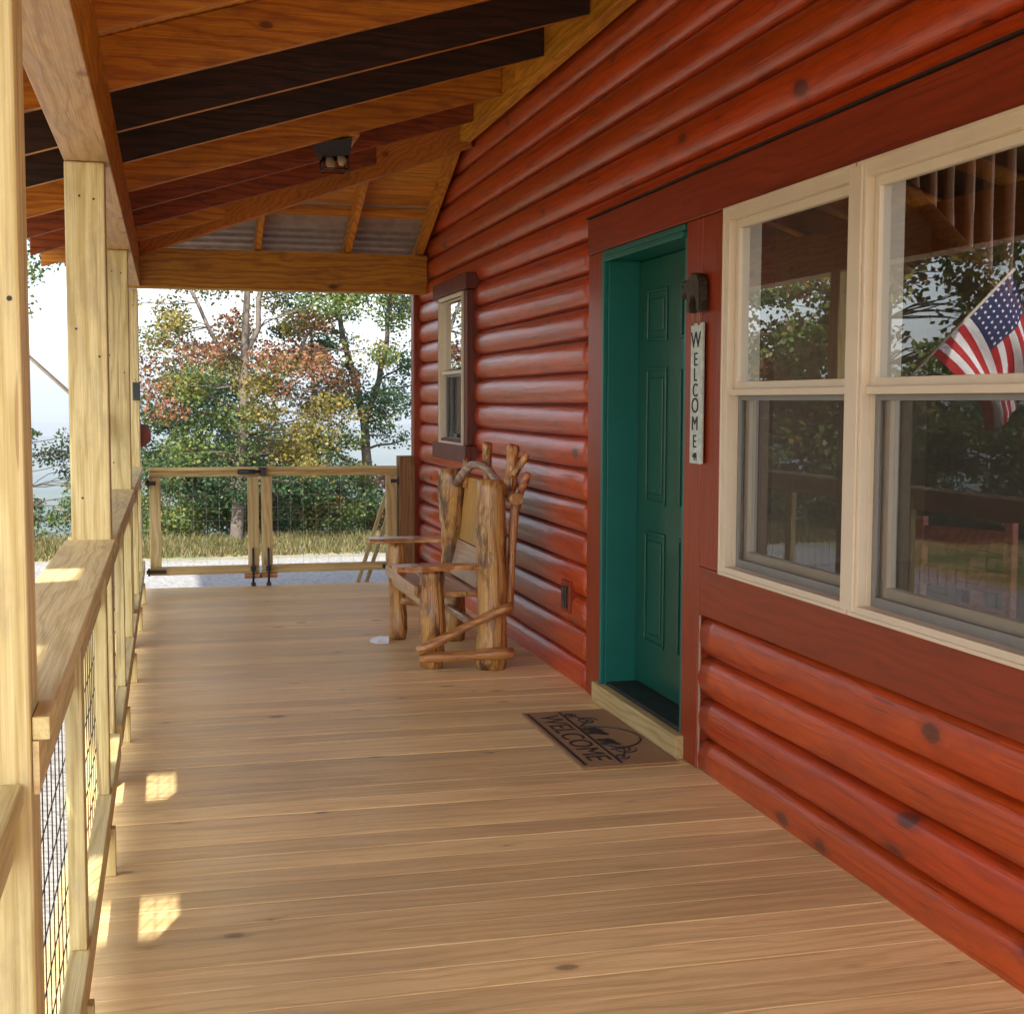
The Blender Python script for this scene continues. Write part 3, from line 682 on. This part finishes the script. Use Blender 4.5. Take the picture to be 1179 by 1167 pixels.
# ------------------------------------------------------------------ doormat
mm, t, b = newmat('coir_mat'); L = t.links.new
tc = N(t, 'ShaderNodeTexCoord'); n = N(t, 'ShaderNodeTexNoise', i_Scale=300.0, i_Detail=3.0); L(tc.outputs['Object'], n.inputs['Vector'])
r = ramp(t, [(.3, (.2, .11, .045)), (.7, (.46, .27, .13))]); L(n.outputs[0], r.inputs[0]); L(r.outputs[0], b.inputs['Base Color']); b.inputs['Roughness'].default_value = .95
bp = N(t, 'ShaderNodeBump', i_Strength=.8, i_Distance=.004); L(n.outputs[0], bp.inputs['Height']); L(bp.outputs[0], b.inputs['Normal'])
mt = thing('doormat', 'brown coir doormat with WELCOME, scrolls and bear shapes in front of the green door', 'doormat', (1.78, 5.54, 0))
obj('mat_base', bbox(1.575, 1.982, 5.06, 6.03, .003, .013, bev=.004), mm, mt)
ZT = .0145
bm = bmesh.new()
box(bm, 1.592, 1.606, 5.09, 6.0, .0125, ZT); box(bm, 1.745, 1.757, 5.09, 6.0, .0125, ZT)
def flat(pts, wd):
    tube(bm, [Vector((x, y, ZT-.001)) for x, y in pts], wd/2, 6)
arc = [(1.765+.2*sin(a), 5.5-.2*cos(a)) for a in np.linspace(.05, pi-.05, 18)]; flat(arc, .008)
for s in (1, -1):
    c0 = 5.55+.26*s
    sp = [(1.83+.05*cos(a)*(1-a/12), c0+s*.06*sin(a)*(1-a/12)) for a in np.linspace(0, 7.5, 26)]; flat(sp, .007)
    sp = [(1.78+.03*cos(a)*(1-a/12), c0+s*(.11+.045*sin(a)*(1-a/12))) for a in np.linspace(0, 7.5, 22)]; flat(sp, .007)
    flat([(1.765, c0-.1*s), (1.80, c0-.05*s), (1.83, c0), (1.81, c0+.06*s), (1.78, c0+.12*s)], .008)
def blob(cx, cy, rx, ry, rot=0):
    vs = [bm.verts.new((cx+rx*cos(a)*cos(rot)-ry*sin(a)*sin(rot), cy+rx*cos(a)*sin(rot)+ry*sin(a)*cos(rot), ZT+.0004+.0001*len(bm.verts) % .001)) for a in np.linspace(0, 2*pi, 17)[:-1]]; bm.faces.new(vs)
for (cy, s) in ((5.62, 1.0), (5.43, .8)):
    blob(1.81, cy, .032*s, .062*s); blob(1.828, cy-.06*s, .02*s, .026*s)
    for q in (-.045, -.02, .025, .045): blob(1.778, cy+q*s, .022*s, .011*s)
obj('mat_pattern', bm, ink, mt)
me = text_mesh('WELCOME', .15, .0007)
xs_ = [v.co.x for v in me.vertices]; sxx = .80/(max(xs_)-min(xs_))
me.transform(Matrix(((0, .95, 0, 1.675), (-sxx, 0, 0, 5.545), (0, 0, 1, ZT-.0005), (0, 0, 0, 1))))
obj('lettering', me, ink, mt)

# ------------------------------------------------------------------ welcome sign with bear
sg = thing('welcome_sign', 'narrow pale WELCOME board hanging under a dark bear figure beside the door', 'sign', (2.02, 4.99, 1.5))
SX = 2.012
bm = bmesh.new(); box(bm, SX-.008, SX+.006, 4.93, 5.045, 1.22, 1.77, bev=.004); obj('sign_board', bm, signm, sg)
def place_letter(c, yc, zc, size, wide=1.0):
    me = text_mesh(c, size, .001)
    me.transform(Matrix(((0, 0, -1, SX-.0095), (-wide, 0, 0, yc), (0, 1, 0, zc), (0, 0, 0, 1))))
    return me
allv, allf = [], []
for c, zc, s_ in (('W', 1.70, .085), ('E', 1.625, .07), ('L', 1.565, .07), ('C', 1.505, .07), ('O', 1.445, .08), ('M', 1.375, .075), ('E', 1.305, .07)):
    me = place_letter(c, 4.988, zc, s_*1.05, 1.1); o0 = len(allv); allv += [tuple(v.co) for v in me.vertices]; allf += [[o0+i for i in p.vertices] for p in me.polygons]
me = bpy.data.meshes.new('lettering'); me.from_pydata(allv, [], allf); obj('lettering', me, ink, sg)
def prism(bm, pts, x0, x1):
    a = [bm.verts.new((x0, y, z)) for y, z in pts]; b_ = [bm.verts.new((x1, y, z)) for y, z in pts]
    bm.faces.new(a); bm.faces.new(b_[::-1]); n = len(a)
    for i in range(n): bm.faces.new((a[i], b_[i], b_[(i+1) % n], a[(i+1) % n]))
    bmesh.ops.recalc_face_normals(bm, faces=bm.faces)
bear = [(0, .35), (.02, .5), (.1, .62), (.14, .76), (.2, .8), (.24, .74), (.36, .78), (.5, .92), (.66, .9), (.84, .86), (.95, .72), (.98, .5), (.97, .2), (.99, 0), (.8, 0), (.78, .22), (.7, .36), (.55, .36), (.5, .2), (.5, 0), (.31, 0), (.31, .25), (.28, .42), (.12, .38)]
bm = bmesh.new(); prism(bm, [(5.105-.2*u, 1.808+.17*v) for u, v in bear], SX-.03, SX+.008)
bmesh.ops.bevel(bm, geom=list(bm.edges), offset=.006, segments=2, affect='EDGES'); obj('bear_figure', bm, bronze, sg)
bm = bmesh.new(); prism(bm, [(5.01-.045*u, 1.232+.035*v) for u, v in bear], SX-.0095, SX-.008); obj('bear_mark', bm, ink, sg)
bm = bmesh.new()
bm.free()
for yy in (4.955, 5.02):
    bm = bmesh.new(); tube(bm, [(SX-.012, yy+.01*sin(a), 1.79+.03*cos(a)) for a in np.linspace(0, 2*pi, 13)], .003, 6); obj('hook', bm, rope, sg)

# ------------------------------------------------------------------ small things
ot = thing('wall_outlet', 'dark power outlet in a red block low on the log wall between chair and door', 'outlet', (2.03, 6.8, .44))
obj('mounting_block', bbox(2.014, 2.08, 6.73, 6.88, .355, .525, bev=.004), redtrimZ, ot)
obj('outlet_cover', bbox(2.004, 2.0135, 6.76, 6.84, .38, .495, bev=.004), black, ot)
for za in (.39, .45): obj('socket', bbox(2.001, 2.0035, 6.78, 6.82, za, za+.035, bev=.001), plain('worn_plastic', (.08, .07, .06), .5), ot)
fl = thing('floodlight', 'black twin bulb floodlight under the rafters', 'light', (.96, 8.1, 2.93))
zf = zs(.96)
bm = bmesh.new()
vs = [bm.verts.new(v) for v in ((.85, 7.97, zf-.02), (1.06, 7.97, zf+.02), (1.06, 8.2, zf+.02), (.85, 8.2, zf-.02), (.89, 8.0, zf-.095), (1.05, 8.0, zf-.075), (1.05, 8.17, zf-.075), (.89, 8.17, zf-.095))]
for q in ((0, 1, 2, 3), (0, 4, 5, 1), (1, 5, 6, 2), (2, 6, 7, 3), (3, 7, 4, 0)): bm.faces.new([vs[i] for i in q])
bmesh.ops.recalc_face_normals(bm, faces=bm.faces); obj('housing', bm, black, fl)
bm = bmesh.new()
for a in ((.895, 8.0), (1.04, 8.0), (.895, 8.17), (1.04, 8.17)): tube(bm, [(a[0], a[1], zf-.08), (a[0], a[1], zf-.155)], .004, 6)
tube(bm, [(.895, 8.0, zf-.155), (1.04, 8.0, zf-.155), (1.04, 8.17, zf-.155), (.895, 8.17, zf-.155), (.895, 8.0, zf-.155)], .005, 6); obj('cage', bm, black, fl)
for x, za in ((.935, -.01), (1.0, .012)):
    bm = bmesh.new(); tube(bm, [(x, 8.08, zf+za-.06), (x+.005, 8.07, zf+za-.085), (x+.01, 8.06, zf+za-.11), (x+.012, 8.05, zf+za-.13), (x+.013, 8.045, zf+za-.14)], [.014, .024, .028, .022, .006], 14); obj('bulb', bm, bulbm, fl, smooth=True)
bm = bmesh.new()
g0 = [[1.17, 8.13, .002], [1.26, 8.03, .003], [1.29, 8.12, .03], [1.21, 8.2, .025]]
vs = [bm.verts.new(v) for v in ((1.165, 8.12, .004), (1.2, 8.04, .003), (1.27, 8.03, .006), (1.285, 8.1, .035), (1.24, 8.17, .028), (1.19, 8.19, .012), (1.225, 8.1, .02))]
for i in range(6): bm.faces.new((vs[i], vs[(i+1) % 6], vs[6]))
o = obj('crumpled_paper', bm, paper, loc=(1.22, 8.1, 0)); tag(o, 'small crumpled white paper on the deck boards beside the front of the log chair', 'paper')
md = o.modifiers.new('thick', 'SOLIDIFY'); md.thickness = .002
cb = thing('junction_box', 'small dark grey electrical box on the far corner post', 'electrical box', (-.215, 10.92, 1.53))
obj('box_body', bbox(-.262, -.205, 10.9, 10.93, 1.46, 1.6, bev=.006), plain('grey_box', (.06, .065, .07), .4), cb)
obj('box_lid', bbox(-.258, -.21, 10.892, 10.8995, 1.475, 1.585, bev=.003), plain('dark_box_lid', (.03, .033, .038), .35), cb)
bm = bmesh.new(); tube(bm, [(-.225, 11.075, 1.185), (-.225, 11.085, 1.185), (-.225, 11.1, 1.185)], [.085, .095, .085], 28)
tag(obj('wall_disc', bm, redp, loc=(-.225, 11.08, 1.185)), 'brick red round plaque peeking out behind the far corner post', 'plaque')

# flag on a slanted pole on the outside of the third post
fg = thing('flag_on_pole', 'striped flag with starred blue canton on a slanted pole, seen mirrored in the window', 'flag', (-.36, 8.1, 1.35))
pb, pt = Vector((-.358, 8.1, 1.33)), Vector((-1.45, 8.1, 2.36)); pd = (pt-pb).normalized()
bm = bmesh.new(); tube(bm, [pb, pb.lerp(pt, .5), pt], .011, 10); obj('pole', bm, plain('pale_pole', (.55, .5, .42), .4), fg)
bm = bmesh.new(); tube(bm, [pb-pd*.0, pb+pd*.12], .02, 10); box(bm, -.358, -.353, 8.05, 8.15, 1.24, 1.4); obj('bracket', bm, steel, fg)
FR, FB, FW = plain('flag_red', (.45, .02, .03), .8), plain('flag_blue', (.02, .03, .12), .8), plain('flag_white', (.75, .75, .78), .8)
bm = bmesh.new(); NU, NV = 52, 40; LH, LF = .8, .86
sid = Vector((pd.z*-1, 0, pd.x))*-1; sid = Vector((pd.z, 0, -pd.x)); sid = sid if sid.z < 0 else -sid
grid = []
for v in range(NV+1):
    row = []
    for u in range(NU+1):
        a = u/NU*LF; h_ = v/NV*LH; fo = a/LF
        dirv = (sid*(1-fo*.62)+Vector((0, 0, -1))*(.25+fo*.55)).normalized()
        p = pt-pd*(.03+h_*(1-.35*fo))+dirv*a*.86
        p += Vector((0, 1, 0))*(.05*fo**.6*sin(h_*13+a*4)+.03*fo*sin(h_*24+1))
        row.append(bm.verts.new(p))
    grid.append(row)
for v in range(NV):
    for u in range(NU):
        f = bm.faces.new((grid[v][u], grid[v][u+1], grid[v+1][u+1], grid[v+1][u])); f.smooth = True
        st = int(v/NV*13); canton = u < NU*.4 and st < 7
        if canton:
            star = (u % 3 == 1 and v % 3 == 1 and (u//3+v//3) % 1 == 0); f.material_index = 2 if star else 1
        else: f.material_index = 0 if st % 2 == 0 else 2
obj('cloth', bm, [FR, FB, FW], fg)

# inside the room, seen dimly through the glass
def dchair(name, x, y, rz, label):
    c = thing(name, label, 'chair', (x, y, 0), 'dining chairs inside'); M = Matrix.Translation((x, y, 0)) @ Matrix.Rotation(rz, 4, 'Z'); cm = DC
    def p(nm, f):
        bm = bmesh.new(); f(bm); bm.transform(M); obj(nm, bm, cm, c)
    for (a, b_, h_) in ((-.2, -.2, .44), (.2, -.2, .44), (-.2, .2, 1.0), (.2, .2, 1.0)): p('leg', lambda bm: box(bm, a-.02, a+.02, b_-.02, b_+.02, .001, h_, bev=.004))
    p('seat', lambda bm: box(bm, -.23, .23, -.23, .18, .44, .475, bev=.008))
    for zz in (.88, .72, .58): p('back_slat', lambda bm: box(bm, -.18, .18, .19, .215, zz, zz+.085, bev=.004))
    return c
DC = wood('red_brown_chair_wood', (.5, .1, .035), (.3, .05, .02), 'X', .4, .3, .1)
dchair('dining_chair', 3.25, 4.85, R(115), 'red brown ladder back chair inside, fully seen through the right window')
dchair('dining_chair', 3.55, 4.2, R(100), 'red brown ladder back chair inside, cut by the right edge of the photo')
tb = thing('dining_table', 'wooden dining table inside behind the ladder back chairs', 'table', (4.3, 4.9, 0))
obj('table_top', bbox(3.75, 4.9, 4.0, 6.0, .73, .77, bev=.01), plain('table_wood', (.3, .14, .05), .25), tb)
for a in (3.85, 4.8):
    for b_ in (4.1, 5.9): obj('leg', bbox(a-.04, a+.04, b_-.04, b_+.04, .001, .728, bev=.005), DC, tb)
sr = thing('log_stair_railing', 'peeled log stair railing with upright balusters inside, high in the right window', 'stair railing', (4.5, 7, 0))
lw = wood('peeled_log', (.5, .24, .1), (.3, .12, .04), 'Z', .45, .5, .15)
bm = bmesh.new(); log(bm, (4.5, 8.0, 3.0), (4.5, 6.2, 1.7), .05, .05, 31, 12, .004, .04, 12); obj('hand_rail', bm, lw, sr)
for i in range(7):
    yy = 7.75-.2*i; bm = bmesh.new(); zt = 3.3; log(bm, (4.56, yy, 3.0-(8-yy)*.72-.1), (4.56, yy, zt), .035, .033, 40+i, 10, .004, .05, 10); obj('baluster', bm, lw, sr)

# ------------------------------------------------------------------ trees
def leafmat(name, stops, tr=.35):
    m = bpy.data.materials.new(name); m.use_nodes = True; t = m.node_tree; t.nodes.clear(); L = t.links.new
    o = N(t, 'ShaderNodeOutputMaterial'); ge = N(t, 'ShaderNodeNewGeometry'); r = ramp(t, stops); L(ge.outputs['Random Per Island'], r.inputs[0])
    d = N(t, 'ShaderNodeBsdfPrincipled'); d.inputs['Roughness'].default_value = .5; d.inputs['Specular IOR Level'].default_value = .35
    tl = N(t, 'ShaderNodeBsdfTranslucent'); mx = N(t, 'ShaderNodeMixShader'); mx.inputs[0].default_value = tr
    L(r.outputs[0], d.inputs['Base Color']); L(r.outputs[0], tl.inputs[0]); L(d.outputs[0], mx.inputs[1]); L(tl.outputs[0], mx.inputs[2]); L(mx.outputs[0], o.inputs[0]); return m
LG = leafmat('green_leaves', [(0, (.05, .09, .022)), (.5, (.11, .165, .04)), (1, (.2, .23, .06))])
LD = leafmat('dark_green_leaves', [(0, (.03, .07, .03)), (.6, (.06, .12, .055)), (1, (.1, .17, .08))])
LY = leafmat('yellow_leaves', [(0, (.17, .15, .035)), (.5, (.28, .21, .05)), (1, (.13, .15, .04))])
LR = leafmat('russet_leaves', [(0, (.18, .07, .04)), (.5, (.3, .12, .06)), (1, (.16, .13, .05))])
bark = plain('grey_bark', (.09, .075, .06), .9, nz=.4, ns=9, bump=.8)
barkp = plain('grey_brown_bark', (.13, .105, .085), .85, nz=.35, ns=9, bump=.6)

def leaves_mesh(name, clumps, leaf, matf, seed):
    """clumps: (centre, radius, count, palette index)"""
    rg = np.random.default_rng(seed); V = []; MI = []
    for c, r_, n_, mi in clumps:
        d = rg.normal(size=(n_, 3)); d /= np.linalg.norm(d, axis=1)[:, None]; rad = r_*rg.uniform(.15, 1, n_)**.6
        p = np.array(c)+d*rad[:, None]*np.array([1, 1, .62])
        u = rg.normal(size=(n_, 3)); u[:, 2] *= .7; u /= np.linalg.norm(u, axis=1)[:, None]
        q = rg.normal(size=(n_, 3)); v = np.cross(u, q); v /= np.linalg.norm(v, axis=1)[:, None]
        s = leaf*rg.uniform(.6, 1.3, n_)[:, None]
        V.append(np.stack([p-u*s*.5, p+v*s*.36, p+u*s*.5, p-v*s*.36], 1)); MI += [m_ if rg.random() > .05 else rg.integers(0, 4) for m_ in [mi]*n_]
    V = np.concatenate(V).reshape(-1, 3); nf_ = len(V)//4
    me = bpy.data.meshes.new(name); me.vertices.add(len(V)); me.vertices.foreach_set('co', V.ravel().astype(np.float32))
    me.loops.add(nf_*4); me.loops.foreach_set('vertex_index', np.arange(nf_*4, dtype=np.int32)); me.polygons.add(nf_)
    me.polygons.foreach_set('loop_start', np.arange(0, nf_*4, 4, dtype=np.int32)); me.polygons.foreach_set('loop_total', np.full(nf_, 4, dtype=np.int32))
    me.polygons.foreach_set('material_index', np.array(MI, dtype=np.int32)); me.update(); me.validate(); return me
def limb(bm, p0, p1, r0, r1, rr, n=7, wob=.12, seg=7):
    p0, p1 = Vector(p0), Vector(p1); Lh = (p1-p0).length; P = []; Q = []
    o1 = Vector((rr.uniform(-1, 1), rr.uniform(-1, 1), rr.uniform(-.3, 1)))*wob*Lh
    for i in range(n):
        t = i/(n-1); P.append(p0.lerp(p1, t)+o1*sin(pi*t)+Vector((rr.uniform(-1, 1), rr.uniform(-1, 1), rr.uniform(-1, 1)))*.025*Lh*(0 < t < 1)); Q.append(r0+(r1-r0)*t)
    tube(bm, P, Q, seg, 0, False); return P, Q
def tree(name, label, loc, trunk, tr_, centre, rad, nclump, per, leaf, palf, bk, seed, cr=(.3, .5), group=None, zmin=None, extra=(), mats=None, holes=()):
    rr = random.Random(seed); t_ = thing(name, label, 'tree' if name != 'bush' else 'bush', loc, group)
    L0 = Vector(loc); bm = bmesh.new(); tp = [L0+Vector(p) for p in trunk]
    # smooth trunk
    P = []; n = len(tp)
    for i in range(n-1):
        for k in range(4): P.append(tp[i].lerp(tp[i+1], k/4)+Vector((rr.uniform(-1, 1), rr.uniform(-1, 1), 0))*tr_*.15)
    P.append(tp[-1]); Q = [tr_*(1-.85*i/(len(P)-1)) for i in range(len(P))]
    tube(bm, P, Q, 9, .05, False, seed)
    nodes = list(zip(P, Q))[len(P)//5:]
    for e in extra:
        a, b_ = L0+Vector(e[0]), L0+Vector(e[1]); PP, QQ = limb(bm, a, b_, e[2], e[3], rr, 8, .04); nodes += list(zip(PP, QQ))[2:]
    clumps = []; cc = L0+Vector(centre)
    tries = 0
    while len(clumps) < nclump and tries < nclump*8:
        tries += 1
        d = Vector((rr.gauss(0, 1), rr.gauss(0, 1), rr.gauss(0, 1))).normalized(); q = rr.uniform(.25, 1)**.5
        p = cc+Vector((d.x*rad[0], d.y*rad[1], d.z*rad[2]))*q
        if zmin is not None and p.z < zmin: continue
        # lobes and gaps
        if sin(p.x*1.9+seed)*sin(p.z*2.1+seed*.7)*sin(p.y*1.3+seed) > .2: continue
        clumps.append((tuple(p), rr.uniform(*cr), per, palf(p-cc, rr)))
    for c in clumps:
        cv = Vector(c[0]); a = min(nodes, key=lambda nq: (nq[0]-cv).length+abs(min(0, cv.z-nq[0].z))*.8)
        if (a[0]-cv).length > .15: limb(bm, a[0], cv, max(min(a[1]*.3, .022), .005), .004, rr, 6, .1, 5)
    obj('trunk', bm, bk, t_)
    obj('crown', leaves_mesh('crown', clumps, leaf, palf, seed), mats or [LG, LY, LR, LD], t_)
    return t_
def pal_maple(p, rr):
    x, z = p.x+rr.gauss(0, .18), p.z+rr.gauss(0, .15)
    f = sin(x*2.3+.6)+sin(z*2.9+1.0)+.6*sin(p.y*2+x)
    if z < -3.0: return 0 if f > 0 else 3
    if z < -1.9 and -.9 < x < .8: return 1 if f > -.7 else 0
    if x < .0: return 2 if f > -.5 else (0 if z < -1.5 else 1)
    if z < -2.2: return 0 if f > 0 else 3
    return 2 if f > .8 else (1 if f > .1 else 0)
pal_green = lambda p, rr: 0 if rr.random() < .6 else 3
pal_oak = lambda p, rr: 3 if rr.random() < .8 else 0
pal_mix = lambda p, rr: rr.choice((0, 0, 3, 1))
pal_yel = lambda p, rr: rr.choice((1, 1, 0, 2))
def gz(x, y): return ground_h(x, y)
T = tree
T('maple_tree', 'tall autumn maple with russet and yellow leaves behind the left gate leaf', (.8, 17.0, gz(.8, 17)), [(0, 0, 0), (.06, 0, 1), (.12, 0, 2.2), (.2, 0, 4), (.1, .1, 6.5)], .085, (.35, 0, 4.0), (1.85, 1.8, 3.8), 255, 290, .046, pal_maple, barkp, 3, (.22, .42), zmin=.15,
  extra=[((.1, 0, 1.9), (-.8, .5, 3.6), .035, .015), ((.1, 0, 1.5), (1.3, .5, 3.0), .035, .015), ((.12, 0, 2.0), (.5, .2, 4.2), .04, .02)])
T('oak_tree', 'slender dark oak with forked trunk seen through the right gate leaf', (2.62, 18.2, gz(2.62, 18.2)), [(0, 0, 0), (-.03, 0, 1.0), (-.05, 0, 1.75), (-.3, 0, 2.7), (-.45, 0, 3.6), (-.4, 0, 6)], .085, (0, 0, 3.9), (1.25, 1.3, 3.1), 118, 230, .044, pal_oak, bark, 5, (.2, .34), zmin=.9,
  extra=[((-.05, 0, 1.75), (.25, 0, 3.1), .05, .03), ((.25, 0, 3.1), (.5, 0, 5.2), .03, .015), ((-.03, 0, 1.05), (-.75, 0, 1.55), .03, .015)])
T('broadleaf_tree', 'green tree low behind the maple at the left of the gates', (.1, 21.5, gz(.1, 21.5)), [(0, 0, 0), (.1, 0, 2), (.2, 0, 4)], .12, (.7, 0, 2.7), (1.5, 1.4, 1.4), 140, 170, .055, pal_oak, bark, 8, (.3, .45))
T('broadleaf_tree', 'green tree between the maple and the forked oak', (2.3, 22.5, gz(2.3, 22.5)), [(0, 0, 0), (.05, 0, 2.5), (0, 0, 5)], .12, (-.3, 0, 2.6), (1.2, 1.2, 1.0), 60, 170, .055, pal_green, bark, 9, (.3, .45))
i = 0
for (x, y, rx, h_, pf, lab) in ((.25, 18.0, .8, 1.15, pal_green, 'green bush behind the hinge side of the left gate leaf'), (1.35, 18.4, .8, 1.3, pal_green, 'green bush just right of the maple trunk'), (2.15, 17.9, .6, 1.05, pal_mix, 'green bush left of the oak trunk'),
                      (3.05, 18.6, .75, 1.2, pal_yel, 'yellow green bush right of the oak trunk'), (-.1, 19.2, .7, 1.3, pal_mix, 'bush behind the corner post beside the left gate leaf'), (-1.75, 18.2, 1.25, 1.85, pal_mix, 'large dense bush left of the second porch post'), (-3.4, 18.4, 1.3, 1.7, pal_green, 'green bush hidden mostly behind the nearest porch post')):
    z0 = gz(x, y); i += 1
    T('bush', lab, (x, y, z0), [(0, 0, 0), (.05, 0, h_*.5), (0, .05, h_*.9)], .03, (0, 0, h_*.55), (rx, .7, h_*.5), int(52*rx/.7), 200, .042, pf, bark, 20+i, (.18, .32))
T('broadleaf_tree', 'green tree whose leafy branches show in the sky left of the second porch post', (-3.1, 16.6, gz(-3, 16.5)), [(0, 0, 0), (.1, 0, 2.5), (.2, 0, 4.2), (.2, 0, 6)], .12, (.3, 0, 4.4), (1.75, 1.5, 2.4), 100, 140, .055, pal_green, bark, 41, (.25, .42), zmin=1.9)
# trees beside the porch: they are what the window glass mirrors
side = [(-9.5, 23.5, 'oak_like'), (-12.5, 20.0, 'maple'), (-7.6, 28, 'g'), (-15, 25, 'm'), (-11, 30, 'g'), (-17.5, 19.5, 'm'), (-13.2, 15.5, 'g')]
protos = {}
labs = ['yellowing tree mirrored in the left window pane', 'russet tree mirrored beside the flag', 'green tree mirrored low in the left window', 'russet tree farther off mirrored in the right window', 'green tree mirrored in the middle of the windows', 'tall russet tree mirrored at the right edge', 'green tree mirrored over the dining chairs']
for k, (x, y, kd) in enumerate(side):
    z0 = gz(x, y)
    if k < 2:
        protos[k] = T('broadleaf_tree', labs[k], (x, y, z0), [(0, 0, 0), (.1, 0, 2.5), (.2, .1, 5), (.1, 0, 8.5)], .17, (0, 0, 5.4), (2.6, 2.6, 4.3), 150, 80, .15, (pal_yel, pal_mix)[k], bark, 60+k, (.4, .7), group='trees beside the porch', zmin=z0+3.0)
    else:
        c = copy_tree(protos[k % 2]); c.location = (x, y, z0); c.rotation_euler.z = k*1.3; s = .85+.12*(k % 3); c.scale = (s, s, s); c['label'] = labs[k]
hb = T('bush', 'dark green bush beside the porch, mirrored behind the dining chairs', (-6.2, 15.5, gz(-6.2, 15.5)), [(0, 0, 0), (.05, 0, .7), (0, .05, 1.3)], .04, (0, 0, .85), (1.6, 1.2, .9), 110, 110, .08, pal_green, bark, 77, (.2, .36))
for k, (x, y, lb) in enumerate(((-7.6, 12.6, 'dark green bush mirrored at the right edge of the lower window'), (-6.6, 19.0, 'dark green bush mirrored in the lower left window pane'), (-9.6, 16.5, 'dark green bush farther back, mirrored between the dining chairs'))):
    c = copy_tree(hb); c.location = (x, y, gz(x, y)); c.rotation_euler.z = 1+k; c['label'] = lb
# grass and weeds on the bank
def grass(name, lab, x0, x1, y0, y1, n_, h_, mat, seed):
    rg = np.random.default_rng(seed); x = rg.uniform(x0, x1, n_); y = rg.uniform(y0, y1, n_); z = np.array([gz(a, b_) for a, b_ in zip(x, y)])
    an = rg.uniform(0, pi, n_); hh = h_*rg.uniform(.3, 1.2, n_); wd = .012; lx = rg.normal(0, .35, n_)*hh; ly = rg.normal(0, .35, n_)*hh
    V = np.stack([np.stack([x-np.cos(an)*wd, y-np.sin(an)*wd, z], 1), np.stack([x+np.cos(an)*wd, y+np.sin(an)*wd, z], 1), np.stack([x+lx, y+ly, z+hh], 1)], 1).reshape(-1, 3)
    me = bpy.data.meshes.new(name); me.vertices.add(len(V)); me.vertices.foreach_set('co', V.ravel().astype(np.float32)); me.loops.add(n_*3); me.loops.foreach_set('vertex_index', np.arange(n_*3, dtype=np.int32))
    me.polygons.add(n_); me.polygons.foreach_set('loop_start', np.arange(0, n_*3, 3, dtype=np.int32)); me.polygons.foreach_set('loop_total', np.full(n_, 3, dtype=np.int32)); me.update()
    o = obj(name, me, mat); tag(o, lab, 'grass', kind='stuff')
GR = leafmat('bank_grass', [(0, (.07, .08, .025)), (.5, (.2, .16, .07)), (1, (.1, .11, .035))], .3)
grass('grass', 'dry grass and weeds along the edge of the gravel', -6, 6, 15.4, 18.6, 26000, .1, GR, 3)

# ------------------------------------------------------------------ valley air
m = bpy.data.materials.new('valley_haze'); m.use_nodes = True; t = m.node_tree; t.nodes.clear()
o_ = N(t, 'ShaderNodeOutputMaterial'); pv = N(t, 'ShaderNodeVolumePrincipled'); pv.inputs['Color'].default_value = (.86, .93, 1, 1); pv.inputs['Density'].default_value = .0007; pv.inputs['Anisotropy'].default_value = .2
t.links.new(pv.outputs[0], o_.inputs['Volume'])
hz = obj('haze', bbox(-4200, 4200, -400, 9500, -300, 60), m); tag(hz, None, None, kind='stuff')
